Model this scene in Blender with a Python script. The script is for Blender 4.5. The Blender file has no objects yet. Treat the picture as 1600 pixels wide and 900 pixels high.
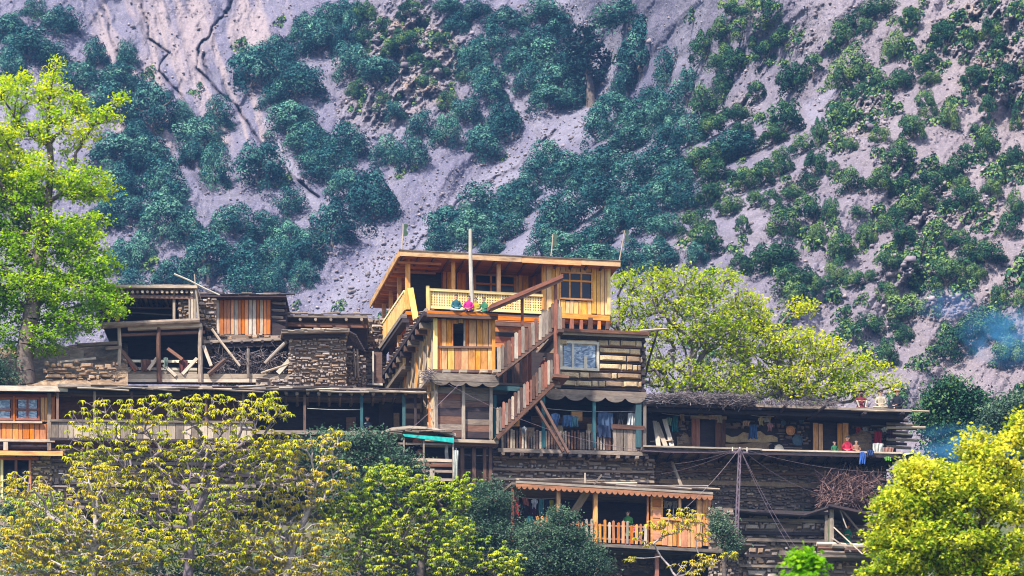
import bpy, math, random
import numpy as np
from mathutils import Vector, Matrix
random.seed(7)
rng = np.random.default_rng(7)
SC = bpy.context.scene
COL = SC.collection
# ---------------------------------------------------------------- camera, world, sun, exposure
KH, FPX = 2050.0, 6400.0            # horizon row and focal length in photo pixels (photo 1600 wide)
cd = bpy.data.cameras.new('camera'); cam = bpy.data.objects.new('camera', cd); COL.objects.link(cam)
cam.location = (0, -200, 0); cam.rotation_euler = (math.radians(90), 0, 0)
cd.sensor_width = 36; cd.lens = 36*FPX/1600; cd.shift_y = (KH-450)/1600
cd.clip_start = 1; cd.clip_end = 5000
cd.dof.use_dof = True; cd.dof.focus_distance = 205; cd.dof.aperture_fstop = 4.0
SC.camera = cam
SUN_EL, SUN_AZ = math.radians(52), math.radians(-40)   # azimuth measured from behind the camera, negative = from the left
W = bpy.data.worlds.new('World'); SC.world = W; W.use_nodes = True
wn = W.node_tree.nodes; wl = W.node_tree.links
bg = wn['Background']; sky = wn.new('ShaderNodeTexSky'); sky.sky_type = 'NISHITA'; sky.sun_disc = False
sky.sun_elevation = SUN_EL; sky.sun_rotation = math.pi + SUN_AZ; sky.air_density = 1.0; sky.dust_density = 1.5
wl.new(sky.outputs[0], bg.inputs[0]); bg.inputs[1].default_value = 0.11
sd = bpy.data.lights.new('sun', 'SUN'); sun = bpy.data.objects.new('sun', sd); COL.objects.link(sun)
sd.energy = 5.0; sd.angle = math.radians(3); sd.color = (1.0, 0.91, 0.78)
# direction TO the sun
sdir = Vector((math.sin(SUN_AZ)*math.cos(SUN_EL), -math.cos(SUN_AZ)*math.cos(SUN_EL), math.sin(SUN_EL)))
sun.rotation_euler = sdir.to_track_quat('Z', 'Y').to_euler()
SC.view_settings.view_transform = 'Standard'; SC.view_settings.look = 'None'
SC.view_settings.exposure = 1.2; SC.view_settings.gamma = 1.0
SC.cycles.filter_width = 1.1; SC.cycles.max_bounces = 6; SC.cycles.diffuse_bounces = 3; SC.cycles.transparent_max_bounces = 8
SC.cycles.volume_bounces = 0; SC.cycles.caustics_reflective = False; SC.cycles.caustics_refractive = False

# ---------------------------------------------------------------- basics
def S(Y): return (200.0+Y)/FPX
def P(px, py, Y=0.0): return Vector(((px-800)*S(Y), Y, (KH-py)*S(Y)))
def tag(o, label=None, cat=None, group=None, kind=None):
    if label: o['label'] = label
    if cat: o['category'] = cat
    if group: o['group'] = group
    if kind: o['kind'] = kind
    return o
def empty(name, loc):
    o = bpy.data.objects.new(name, None); o.location = loc; o.empty_display_size = .3; COL.objects.link(o); return o
ROOTLOC = {}
def thing(name, loc, label, cat, group=None):
    o = tag(empty(name, loc), label, cat, group); ROOTLOC[o.name] = Vector(loc); return o
def origin_of(o):
    while o.parent is not None: o = o.parent
    return o.location.copy()
def link(name, me, parent=None, loc=(0,0,0)):
    o = bpy.data.objects.new(name, me); COL.objects.link(o); o.location = loc
    if parent is not None: o.parent = parent
    return o
def mesh_np(name, V, F, attr=None, mat=None, smooth=False, uv=None):
    """V (n,3), F (m,k) equal sized faces"""
    V = np.asarray(V, dtype=np.float32); F = np.asarray(F, dtype=np.int32)
    me = bpy.data.meshes.new(name); k = F.shape[1]
    me.vertices.add(len(V)); me.vertices.foreach_set('co', V.ravel())
    me.loops.add(F.size); me.loops.foreach_set('vertex_index', F.ravel())
    me.polygons.add(len(F)); me.polygons.foreach_set('loop_start', np.arange(0, F.size, k, dtype=np.int32))
    if attr is not None:
        for an, (dom, arr) in attr.items():
            a = me.attributes.new(an, 'FLOAT', dom); a.data.foreach_set('value', np.asarray(arr, dtype=np.float32))
    if smooth: me.polygons.foreach_set('use_smooth', np.ones(len(F), dtype=bool))
    if uv is not None:
        l = me.uv_layers.new(name='UVMap'); l.data.foreach_set('uv', np.asarray(uv, dtype=np.float32).ravel())
    me.update(calc_edges=True)
    if mat: me.materials.append(mat)
    return me

# ---------------------------------------------------------------- noise in numpy
def _h(ix, iy, seed):
    n = (ix.astype(np.int64)*374761393 + iy.astype(np.int64)*668265263 + seed*974711) & 0xffffffff
    n = ((n ^ (n >> 13))*1274126177) & 0xffffffff
    return ((n ^ (n >> 16)) & 0xffff)/65535.0
def vnoise(x, y, seed=0):
    x = np.asarray(x, dtype=float); y = np.asarray(y, dtype=float)
    ix, iy = np.floor(x), np.floor(y); fx, fy = x-ix, y-iy
    fx = fx*fx*(3-2*fx); fy = fy*fy*(3-2*fy)
    a, b, c, d = _h(ix, iy, seed), _h(ix+1, iy, seed), _h(ix, iy+1, seed), _h(ix+1, iy+1, seed)
    return (a*(1-fx)+b*fx)*(1-fy) + (c*(1-fx)+d*fx)*fy
def fbm(x, y, seed=0, oct=4, gain=.5):
    s, a, t = 0, 1, 0
    for i in range(oct):
        s = s + a*vnoise(x, y, seed+i*17); t += a; a *= gain; x = x*2.03+5.1; y = y*2.03+1.7
    return s/t
def ridged(x, y, seed=0, oct=4):
    s, a, t = 0, 1, 0
    for i in range(oct):
        s = s + a*(1-abs(2*vnoise(x, y, seed+i*13)-1)); t += a; a *= .5; x = x*2.1+3.3; y = y*2.1+8.1
    return s/t
def dist_poly(px, py, pts):
    d = np.full(np.shape(px), 1e9)
    for (ax, ay), (bx, by) in zip(pts[:-1], pts[1:]):
        vx, vy = bx-ax, by-ay
        t = np.clip(((px-ax)*vx+(py-ay)*vy)/(vx*vx+vy*vy), 0, 1)
        d = np.minimum(d, np.hypot(px-ax-t*vx, py-ay-t*vy))
    return d

# ---------------------------------------------------------------- materials
MATS = {}
class NT:
    def __init__(s, name):
        s.m = bpy.data.materials.new(name); s.m.use_nodes = True; s.t = s.m.node_tree; s.n = s.t.nodes; s.l = s.t.links
        s.b = s.n['Principled BSDF']; s.out = s.n['Material Output']
        s.b.inputs['Specular IOR Level'].default_value = 0.25
    def node(s, ty, **k):
        n = s.n.new(ty)
        for a, v in k.items(): setattr(n, a, v)
        return n
    def set(s, sock, v):
        if isinstance(v, (int, float)): sock.default_value = v
        elif isinstance(v, (tuple, list)): sock.default_value = tuple(v)+((1,) if len(v) == 3 and len(sock.default_value) == 4 else ())
        else: s.l.new(v, sock)
    def math(s, op, a, b=0.0, clamp=False):
        n = s.node('ShaderNodeMath', operation=op, use_clamp=clamp); s.set(n.inputs[0], a); s.set(n.inputs[1], b); return n.outputs[0]
    def mix(s, f, a, b, mode='MIX'):
        n = s.node('ShaderNodeMix', data_type='RGBA', blend_type=mode); s.set(n.inputs['Factor'], f); s.set(n.inputs[6], a); s.set(n.inputs[7], b); return n.outputs[2]
    def coord(s, which='Object'): return s.node('ShaderNodeTexCoord').outputs[which]
    def pos(s): return s.node('ShaderNodeNewGeometry').outputs['Position']
    def attr(s, name): return s.node('ShaderNodeAttribute', attribute_name=name).outputs['Fac']
    def rand(s): return s.node('ShaderNodeObjectInfo').outputs['Random']
    def mapping(s, v, scale=(1,1,1), loc=(0,0,0), rot=(0,0,0)):
        n = s.node('ShaderNodeMapping'); s.l.new(v, n.inputs[0]); n.inputs['Scale'].default_value = scale
        n.inputs['Location'].default_value = loc; n.inputs['Rotation'].default_value = rot; return n.outputs[0]
    def noise(s, v, scale=5, detail=4, rough=.55, dist=0.0):
        n = s.node('ShaderNodeTexNoise'); s.l.new(v, n.inputs['Vector']); n.inputs['Scale'].default_value = scale
        n.inputs['Detail'].default_value = detail; n.inputs['Roughness'].default_value = rough; n.inputs['Distortion'].default_value = dist
        return n.outputs['Fac']
    def voro(s, v, scale=5, feature='F1', out='Distance'):
        n = s.node('ShaderNodeTexVoronoi', feature=feature); s.l.new(v, n.inputs['Vector']); n.inputs['Scale'].default_value = scale; return n.outputs[out]
    def ramp(s, f, stops, interp='LINEAR'):
        n = s.node('ShaderNodeValToRGB'); s.l.new(f, n.inputs[0]); cr = n.color_ramp; cr.interpolation = interp
        while len(cr.elements) < len(stops): cr.elements.new(.5)
        for e, (p, c) in zip(cr.elements, stops):
            e.position = p; e.color = (c, c, c, 1) if isinstance(c, (int, float)) else tuple(c)+(1,)
        return n.outputs[0]
    def bump(s, h, strength=.5, dist=.02):
        n = s.node('ShaderNodeBump'); n.inputs['Strength'].default_value = strength; n.inputs['Distance'].default_value = dist
        s.l.new(h, n.inputs['Height']); s.l.new(n.outputs[0], s.b.inputs['Normal'])
    def done(s, col=None, rough=.85):
        if col is not None: s.set(s.b.inputs['Base Color'], col)
        s.set(s.b.inputs['Roughness'], rough); MATS[s.m.name] = s.m; return s.m

def mat_wood(name, c1, c2, dark, grain=9.0, wear=.45, rough=.8, vr=.6):
    t = NT(name); uv = t.coord('UV'); r = t.rand(); v = t.attr('v')
    rr = t.math('ADD', r, v)
    n = t.node('ShaderNodeVectorMath', operation='ADD'); t.l.new(uv, n.inputs[0])
    cmb = t.node('ShaderNodeCombineXYZ'); t.l.new(t.math('MULTIPLY', rr, 37.0), cmb.inputs[0]); t.l.new(t.math('MULTIPLY', rr, 91.0), cmb.inputs[1]); t.l.new(t.math('MULTIPLY', rr, 53.0), cmb.inputs[2])
    t.l.new(cmb.outputs[0], n.inputs[1]); c = n.outputs[0]
    g = t.noise(t.mapping(c, (1.1, grain*1.6, 1)), 2.2, 5, .65, 1.2)
    big = t.noise(t.mapping(c, (.8, 2.5, 1)), 1.7, 3, .6)
    col = t.mix(t.ramp(g, [(.34, 0.0), (.62, 1.0)]), c1, c2)
    col = t.mix(t.ramp(big, [(.45, 0.0), (.72, wear)]), col, dark)
    fr = t.math('FRACT', t.math('MULTIPLY', rr, 7.31))
    hs = t.node('ShaderNodeHueSaturation'); t.l.new(col, hs.inputs['Color'])
    t.l.new(t.math('ADD', t.math('MULTIPLY', fr, vr), .98-vr*.5), hs.inputs['Value'])
    t.l.new(t.math('ADD', t.math('MULTIPLY', t.math('FRACT', t.math('MULTIPLY', rr, 3.77)), .35), .8), hs.inputs['Saturation'])
    t.bump(g, .5, .012)
    return t.done(hs.outputs[0], rough)

mat_wood('wood_fresh', (.80,.41,.14), (.60,.25,.06), (.20,.085,.035), wear=.68, vr=.34)
mat_wood('wood_honey', (.84,.52,.20), (.66,.35,.10), (.26,.12,.05), wear=.6, vr=.24)
mat_wood('wood_yellow', (.86,.70,.32), (.74,.53,.20), (.36,.21,.08), wear=.55, vr=.3)
mat_wood('wood_fascia', (.66,.42,.21), (.50,.28,.11), (.18,.10,.06), wear=.8, vr=.3)
mat_wood('wood_orange', (.62,.22,.055), (.42,.125,.03), (.15,.05,.02), wear=.5)
mat_wood('wood_red', (.34,.12,.065), (.2,.06,.035), (.085,.035,.03), wear=.6)
mat_wood('wood_grey', (.30,.245,.20), (.17,.13,.11), (.06,.045,.045), wear=.7)
mat_wood('wood_pale', (.50,.42,.34), (.34,.27,.21), (.12,.09,.075), wear=.5)
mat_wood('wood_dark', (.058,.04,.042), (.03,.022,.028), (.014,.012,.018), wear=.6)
mat_wood('wood_umber', (.19,.10,.07), (.11,.055,.04), (.04,.024,.022), wear=.6)
mat_wood('wood_teal', (.04,.14,.16), (.025,.08,.105), (.04,.06,.07), wear=.6)
mat_wood('wood_white', (.74,.70,.60), (.55,.50,.42), (.3,.24,.18), wear=.4)

def mat_stone(name, a, b, c, sc=3.0, varr=.7):
    t = NT(name); p = t.pos(); v = t.math('FRACT', t.math('ADD', t.rand(), t.math('MULTIPLY', t.attr('v'), 5.17)))
    n1 = t.noise(p, sc, 6, .62); n2 = t.noise(p, sc*7, 4, .6)
    col = t.mix(t.ramp(v, [(.2, 0.0), (.8, 1.0)]), a, b)
    col = t.mix(t.ramp(n1, [(.42, 0.0), (.66, .75)]), col, c)
    hs = t.node('ShaderNodeHueSaturation'); t.l.new(col, hs.inputs['Color'])
    t.l.new(t.math('ADD', t.math('MULTIPLY', t.math('FRACT', t.math('MULTIPLY', v, 9.7)), varr), 1-varr*.5), hs.inputs['Value'])
    col = t.mix(t.ramp(n2, [(.3, .45), (.55, 0.0)]), hs.outputs[0], tuple(x*.35 for x in c))
    t.bump(n2, .6, .02)
    return t.done(col, .9)
mat_stone('stone_grey', (.42,.36,.33), (.23,.20,.21), (.36,.27,.20))
mat_stone('stone_brown', (.38,.27,.19), (.23,.17,.145), (.28,.18,.11))
mat_stone('stone_dark', (.27,.21,.18), (.15,.125,.13), (.21,.14,.10))
mat_stone('mud_plaster', (.34,.235,.15), (.30,.21,.14), (.22,.14,.09), 2.0, .15)
mat_stone('mud_pale', (.60,.47,.29), (.52,.38,.22), (.30,.20,.12), 3.0, .35)
mat_stone('shade_dark', (.055,.042,.042), (.04,.032,.036), (.065,.045,.04), 2.0, .2)  # near-black tone standing in for the shade inside recesses
mat_stone('mud_mortar', (.17,.125,.095), (.13,.10,.08), (.20,.14,.10), 2.0, .2)
mat_stone('bark_pale', (.46,.41,.42), (.30,.26,.28), (.10,.08,.09), 3.0, .2)
mat_stone('bark_dark', (.16,.125,.11), (.12,.095,.09), (.05,.04,.04), 3.0, .2)
mat_stone('brush_grey', (.24,.21,.23), (.15,.125,.14), (.10,.08,.08), 4.0, .8)
mat_stone('brush_red', (.30,.18,.16), (.22,.14,.15), (.13,.08,.08), 4.0, .8)

def mat_leaf(name, cols, trans=.35, scale=.6):
    """cols: 3 leaf colours, picked per leaf by the v attribute and a slow noise"""
    t = NT(name); v = t.attr('v'); p = t.pos()
    n = t.noise(p, scale, 2, .5)
    f = t.math('ADD', t.math('MULTIPLY', v, .6), t.math('MULTIPLY', n, .4))
    f = t.math('ADD', f, t.math('MULTIPLY', t.math('SUBTRACT', t.rand(), .5), .18))
    col = t.ramp(f, [(.22, cols[0]), (.5, cols[1]), (.78, cols[2])])
    t.set(t.b.inputs['Base Color'], col); t.b.inputs['Roughness'].default_value = .75; t.b.inputs['Specular IOR Level'].default_value = .08
    tr = t.node('ShaderNodeBsdfTranslucent'); t.l.new(col, tr.inputs[0])
    mx = t.node('ShaderNodeMixShader'); mx.inputs[0].default_value = trans
    t.l.new(t.b.outputs[0], mx.inputs[1]); t.l.new(tr.outputs[0], mx.inputs[2]); t.l.new(mx.outputs[0], t.out.inputs[0])
    MATS[name] = t.m; return t.m
mat_leaf('leaf_oak_far', [(.005,.028,.042), (.022,.105,.11), (.17,.36,.25)], .15, .12)  # blue of the distance haze is mixed into these leaf colours
mat_leaf('leaf_oak_near', [(.007,.034,.026), (.030,.105,.055), (.22,.32,.08)], .15, .12)
mat_leaf('leaf_cedar', [(.008,.035,.04), (.015,.055,.055), (.03,.08,.07)], .1, .2)
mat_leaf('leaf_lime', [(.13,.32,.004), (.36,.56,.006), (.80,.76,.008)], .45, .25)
mat_leaf('leaf_spring', [(.17,.32,.006), (.46,.56,.010), (.76,.70,.012)], .45, .25)
mat_leaf('leaf_walnut', [(.26,.36,.012), (.60,.60,.018), (.80,.60,.035)], .45, .4)
mat_leaf('leaf_olive', [(.20,.26,.02), (.54,.52,.035), (.68,.48,.06)], .45, .4)
mat_leaf('leaf_green', [(.14,.28,.03), (.38,.48,.035), (.66,.62,.04)], .45, .4)
mat_leaf('leaf_sage', [(.04,.09,.06), (.08,.15,.10), (.19,.26,.16)], .25, .4)
mat_leaf('leaf_gold', [(.12,.27,.02), (.56,.62,.04), (.92,.78,.08)], .4, .5)
mat_leaf('leaf_bright', [(.12,.36,.01), (.25,.5,.01), (.4,.6,.02)], .5, .5)

def mat_plain(name, col, rough=.7, var=.12, metallic=0.0):
    t = NT(name); p = t.pos(); n = t.noise(p, 6, 4, .6)
    c = t.mix(t.ramp(n, [(.35, 0.0), (.7, 1.0)]), tuple(x*(1-var*2) for x in col), tuple(min(1, x*(1+var)) for x in col))
    t.b.inputs['Metallic'].default_value = metallic
    return t.done(c, rough)
_cc = {}
def cloth(col):
    k = tuple(round(x, 3) for x in col)
    if k not in _cc: _cc[k] = mat_plain('fabric_%d' % len(_cc), col, .9, .15)
    return _cc[k]
# ================================================================ THE HILL (one sheet, real depth)
MSL = 0.95
GUL = [(895,-300),(890,0),(925,90),(925,165),(850,220),(720,325),(620,400),(540,470),(480,600),(460,900)]
STREAMS = [([(205,-30),(228,20),(232,60),(262,82),(247,110),(262,128),(284,150)], 1.7, 2.0),
           ([(372,-20),(345,35),(315,62),(312,85),(305,105),(325,125),(342,145),(368,165),(395,205),(420,235),(452,268),(480,296),(500,310)], 1.8, 2.2),
           ([(322,88),(326,125)], 2.2, 1.5), ([(150,-10),(170,30),(175,70)], 3, 1.0), ([(285,150),(300,190),(290,240),(320,300)], 3, 1.0),
           ([(800,130),(828,185),(848,222)], 6, .8), ([(640,395),(720,318),(800,262),(870,205)], 3, 1.5),
           ([(1085,30),(1075,70),(1050,100)], 4, .8)]
ROCKS = [(640,90,95,100,1.0),(590,170,70,40,.8),(1180,30,30,40,.6),(1260,60,30,30,.6),(1500,60,50,40,.9),(1560,100,60,60,.8),(1540,20,60,30,.9),(1350,170,50,40,.9),(1320,215,40,30,.8),
         (1450,330,60,50,.9),(1435,400,40,60,1.1),(1460,470,40,30,.8),(1160,170,30,30,.7),(1240,290,30,25,.6),(1080,380,30,25,.6),(1400,250,40,30,.7),(1570,270,40,30,.6),(1540,340,50,30,.7)]
PATHS = [([(960,60),(940,110),(930,165),(855,232),(720,322),(610,405),(530,470),(470,560)], 21), ([(795,120),(828,185),(850,225)], 11), ([(1100,-20),(1082,40),(1058,95)], 14), ([(880,-10),(925,55),(950,90)], 17),
         ([(420,190),(450,262),(500,330),(560,345),(590,370)], 12), ([(880,470),(800,400),(905,310)], 13), ([(1300,235),(1265,165),(1300,150)], 12)]
def pathmask(px, py):
    m = np.zeros(np.shape(px)); wb = 22*(fbm(px/40., py/40., 91, 3)-.5)
    for pts, w in PATHS: m = np.maximum(m, np.exp(-(dist_poly(px+wb, py+wb, pts)/w)**4))
    return m
def rockmask(px, py):
    m = np.zeros(np.shape(px))
    for x, y, sx, sy, a in ROCKS: m = np.maximum(m, a*np.exp(-(((px-x)/sx)**2+((py-y)/sy)**2)))
    m = m*(.55+.9*fbm(px/22., py/22., 5, 3))
    return np.clip(m*1.5-.25, 0, 1)
def c_field(px, py, fine=True):
    px = np.asarray(px, dtype=float); py = np.asarray(py, dtype=float)
    gx = np.interp(py, [p[1] for p in GUL], [p[0] for p in GUL])
    side = px-gx
    c = 360 - 85/(1+np.exp(-(side-170)/120.))               # left face farther, right spur nearer
    c = c + 9*np.exp(-(side/90.)**2)                        # the ravine between them
    c = c + 14*(fbm(px/330., py/330., 1, 3)-.5)
    c = c + 4.2*(fbm((px+py*.55)/60., (py-.3*px)/150., 2, 4)-.5)
    c = c - 4*(ridged((px+py*1.1)/150., (py-px*.4)/420., 6, 3)-.5)*np.clip((px-560)/200., 0, 1)
    fan = np.clip((520-py)/520., 0, 1)*np.clip((520-px)/200., 0, 1)*np.clip((px-100)/60., 0, 1)
    c = c - fan*4.2*(ridged((px-.25*py)/46., py/200., 9, 4)-.5)
    if fine:
        r = rockmask(px, py)
        c = c - r*5.0*(ridged((px+.6*py)/13., (py-.5*px)/26., 11, 5)-.5)
        c = c - r*1.0*(ridged(px/4.2, py/5., 14, 2)-.5)
        c = c - .75*(1-.8*pathmask(px, py))*(fbm((px+.3*py)/9., py/22., 21, 5)-.5) - .22*(vnoise(px/2.3, py/2.3, 31)-.5)
        wob = 16*(fbm(px/20., py/20., 41, 4)-.5)
        for pts, w, dep in STREAMS:
            d = dist_poly(px+wob, py+wob*.6, pts); c = c + dep*.8*np.exp(-(d/w)**2)*np.clip(fbm(px/25., py/25., 71, 3)*3-.7, .45, 1)
    return c
def hill_D(px, py): return c_field(px, py)/(MSL-(KH-np.asarray(py, dtype=float))/FPX)
def hill_pt(px, py):
    D = float(hill_D(px, py)); return Vector(((px-800)*D/FPX, D-200, (KH-py)*D/FPX))
def axis(a, b, step, lo, hi, cs):
    return np.concatenate([np.arange(lo, a, cs), np.arange(a, b, step), np.arange(b, hi+1, cs)])
gx = np.concatenate([np.arange(-1500, -420, 30.), np.arange(-420, -30, 6.), np.arange(-30, 1632, 1.7), np.arange(1632, 2030, 6.), np.arange(2030, 3200, 30.)]); gy = np.concatenate([np.arange(-420, -200, 20.), np.arange(-200, -20, 6.), np.arange(-20, 690, 1.7), np.arange(690, 800, 6.), np.arange(800, 1200, 30.)])
PX, PY = np.meshgrid(gx, gy); D = hill_D(PX, PY)
V = np.stack([(PX-800)*D/FPX, D-200, (KH-PY)*D/FPX], -1).reshape(-1, 3)
ny, nx = PX.shape; idx = np.arange(ny*nx).reshape(ny, nx)
F = np.stack([idx[1:, :-1], idx[1:, 1:], idx[:-1, 1:], idx[:-1, :-1]], -1).reshape(-1, 4)
rk = rockmask(PX, PY).ravel()
st = np.zeros(PX.shape); wob = 16*(fbm(PX/20., PY/20., 41, 4)-.5)
for pts, w, dep in STREAMS: st = np.maximum(st, np.exp(-(dist_poly(PX+wob, PY+wob*.6, pts)/(w*.9))**2)*min(1, dep*.5))
st = (st*np.clip(2.6*fbm(PX/11., PY/11., 51, 3)-.55, .25, 1)).ravel()
pth = pathmask(PX, PY).ravel()
rill = ridged((PX-.25*PY+28*(fbm(PX/60., PY/60., 95, 3)-.5))/26., PY/190., 97, 3)*np.clip((520-PX)/90., 0, 1)*np.clip((PX-100)/60., 0, 1)*np.clip((330-PY)/120., 0, 1)
rill = rill.ravel()
warm_right = np.clip((PX-1000)/500., 0, 1).ravel()  # ground tint gets warmer toward the right
t = NT('scree_ground'); p = t.pos()
n1 = t.noise(p, .035, 5, .6); n2 = t.noise(p, .35, 6, .7, .6); n3 = t.noise(p, 1.6, 4, .7)
streak = t.noise(t.mapping(p, (.22, .05, .035)), 1.0, 6, .65, .8)
c = t.mix(t.ramp(n1, [(.35, 0.0), (.65, 1.0)]), (.088,.086,.155), (.138,.13,.195))  # violet blue base carries part of the haze in the ground colour
c = t.mix(t.ramp(streak, [(.42, 0.0), (.62, .65)]), c, (.20,.185,.245))
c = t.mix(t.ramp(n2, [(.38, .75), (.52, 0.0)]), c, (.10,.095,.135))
c = t.mix(t.ramp(t.attr('rill'), [(.55, 0.0), (.8, .6)]), c, (.33,.26,.255))
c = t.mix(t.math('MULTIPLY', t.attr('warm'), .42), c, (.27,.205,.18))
rockc = t.mix(t.ramp(n3, [(.35, 0.0), (.62, 1.0)]), (.035,.035,.06), (.30,.26,.28))
rockc = t.mix(t.ramp(t.noise(p, .18, 4, .6), [(.5, 0.0), (.7, .6)]), rockc, (.36,.25,.15))
c = t.mix(t.math('MULTIPLY', t.attr('path'), t.ramp(n2, [(.3, .35), (.6, .85)])), c, (.205,.195,.265))
c = t.mix(t.attr('rock'), c, rockc)
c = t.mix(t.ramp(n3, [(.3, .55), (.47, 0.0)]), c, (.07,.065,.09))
c = t.mix(t.ramp(t.noise(p, 4.0, 3, .6), [(.55, 0.0), (.72, .5)]), c, (.42,.38,.39))
c = t.mix(t.attr('stream'), c, (.05,.035,.05))  # darker soil along the cuts, also painting in their shade
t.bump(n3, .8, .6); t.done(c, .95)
hill = link('hill', mesh_np('hill', V, F, {'rock': ('POINT', rk), 'stream': ('POINT', st), 'warm': ('POINT', warm_right), 'path': ('POINT', pth), 'rill': ('POINT', rill)}, MATS['scree_ground'], smooth=True))
tag(hill, 'steep grey scree hillside with dry gullies behind the village', None, None, 'structure')

# loose stones lying on the scree
def rockmesh(n, seed):
    """n small blocks: returns unit cubes jittered (8 verts) and quads"""
    r = np.random.default_rng(seed)
    cube = np.array([[-1,-1,-1],[1,-1,-1],[1,1,-1],[-1,1,-1],[-1,-1,1],[1,-1,1],[1,1,1],[-1,1,1]], float)*.5
    V = cube[None]*(1-.0)+r.normal(0, .13, (n, 8, 3)); V[:, 4:, :2] *= r.uniform(.5, .95, (n, 1, 1))
    f = np.array([[0,3,2,1],[4,5,6,7],[0,1,5,4],[1,2,6,5],[2,3,7,6],[3,0,4,7]])
    F = f[None]+(np.arange(n)*8)[:, None, None]
    return V, F.reshape(-1, 4)
def rotz(V, a):
    c, s = np.cos(a)[:, None], np.sin(a)[:, None]; x = V[..., 0]*c-V[..., 1]*s; y = V[..., 0]*s+V[..., 1]*c
    return np.stack([x, y, V[..., 2]], -1)
N = 14000
qx = rng.uniform(-20, 1620, N*3); qy = rng.uniform(-10, 680, N*3)
dens = .25+rockmask(qx, qy)+.9*np.exp(-(dist_poly(qx, qy, GUL)/45.)**2)
k = rng.uniform(0, 1.6, N*3) < dens; qx, qy = qx[k][:N], qy[k][:N]; N = len(qx)
Dq = hill_D(qx, qy); RV, RF = rockmesh(N, 3)
sz = np.exp(rng.normal(-1.9, .45, N))*(1+.5*rockmask(qx, qy)); RV = rotz(RV*np.stack([sz*1.3, sz, sz*.7], -1)[:, None, :], rng.uniform(0, 6.28, N))
RV = RV+np.stack([(qx-800)*Dq/FPX, Dq-200.2, (KH-qy)*Dq/FPX+sz*.1], -1)[:, None, :]
mat_stone('scree_stone', (.31,.27,.29), (.15,.13,.17), (.2,.16,.16), .3)
tag(link('scree_stones', mesh_np('scree_stones', RV.reshape(-1, 3), RF, {'v': ('FACE', np.repeat(rng.uniform(0, 1, N), 6))}, MATS['scree_stone'])),
    'loose grey stones lying over the scree slope', 'stones', None, 'stuff')

# ground between the camera, the village terraces and the foot of the hill
def ground_z(Y):
    return np.interp(Y, [-1500,-260,-200,-60,-12,-3,3,12,30,120,240,900], [-60,-12,-3,20,32.3,34.6,40,43.5,44,50,70,60])
ga = axis(-80, 80, 2.5, -900, 900, 40.); gb = axis(-90, 60, 2.5, -1400, 330, 30.)
GX, GY = np.meshgrid(ga, gb); GZ = ground_z(GY)+2.2*(fbm(GX/23., GY/23., 61, 4)-.5)
idx = np.arange(GX.size).reshape(GX.shape)
F = np.stack([idx[:-1, :-1], idx[:-1, 1:], idx[1:, 1:], idx[1:, :-1]], -1).reshape(-1, 4)
t = NT('meadow_soil'); p = t.pos()
c = t.mix(t.ramp(t.noise(p, .4, 5, .6), [(.4, 0.0), (.6, 1.0)]), (.10,.085,.06), (.05,.08,.03)); t.done(c, .95)
tag(link('ground', mesh_np('ground', np.stack([GX, GY, GZ], -1).reshape(-1, 3), F, None, MATS['meadow_soil'], True)), 'sloping soil and grass under the village and its trees', None, None, 'structure')

# ================================================================ FOLIAGE
def leaf_quads(P0, Nn, size, r, asp=.55, curl=0.0):
    """diamond leaves: centres P0 (n,3), preferred normals Nn (n,3), size (n,)"""
    n = len(P0); a = r.normal(size=(n, 3)); Nn = Nn/np.linalg.norm(Nn, axis=1, keepdims=True)
    t1 = np.cross(Nn, a); t1 /= np.linalg.norm(t1, axis=1, keepdims=True)+1e-9; t2 = np.cross(Nn, t1)
    s = np.asarray(size)[:, None]
    V = np.stack([P0-t1*s*.5, P0-t2*s*.5*asp+Nn*s*curl, P0+t1*s*.5, P0+t2*s*.5*asp+Nn*s*curl], 1)
    return V.reshape(-1, 3), np.arange(n*4).reshape(-1, 4)
def crown_mesh(name, seed, mat, nl=30, per=190, leaf=.085, flat=.8, rough=.16, spread=.68, aslope=.0):
    r = np.random.default_rng(seed); P_, N_, v_, O_ = [], [], [], []
    for i in range(nl):
        a = i*2.399+r.uniform(-.3, .3); q = (i+.5)/nl; rad = math.sqrt(q)*spread
        c = np.array([math.cos(a)*rad, math.sin(a)*rad, math.sqrt(max(0, 1-q))*.62*flat+r.uniform(-.30, .10)])
        lr = r.uniform(.17, .31); d = r.normal(size=(per, 3)); d /= np.linalg.norm(d, axis=1, keepdims=True)
        d[:, 2] = np.where(d[:, 2] < -.35, -d[:, 2], d[:, 2])
        bump = 1+rough*(np.sin(d[:, 0]*7+seed)+np.sin(d[:, 1]*8+i)+np.sin(d[:, 2]*7))*.5
        rr = lr*bump*r.uniform(.72, 1.06, per)**.6
        P_.append(c+d*rr[:, None]*np.array([1, 1, .82])); N_.append(d+r.normal(0, .26, d.shape)+np.array([0, 0, .1]))
        O_.append(d)
        v_.append(np.clip(r.uniform(0, 1)*.55+.25*(d[:, 2]*.5+.5)*0+r.uniform(0, 1, per)*.45, 0, 1))
    P_ = np.concatenate(P_); N_ = np.concatenate(N_); v_ = np.concatenate(v_)
    lo, hi = np.percentile(P_, 2, axis=0), np.percentile(P_, 98, axis=0)
    P_ = (P_-(lo+hi)/2)/((hi-lo)/2)                           # fills a unit ball box
    V, F = leaf_quads(P_, N_, leaf*1.1*r.uniform(.6, 1.4, len(P_)), r, .7, .12)
    me = mesh_np(name, V, F, {'v': ('FACE', v_)}, mat, True)
    on = np.concatenate(O_)*.75+P_*.8+r.normal(0, .14, P_.shape); on /= np.linalg.norm(on, axis=1, keepdims=True)
    me.normals_split_custom_set_from_vertices(np.repeat(on, 4, axis=0).tolist())
    return me
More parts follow.
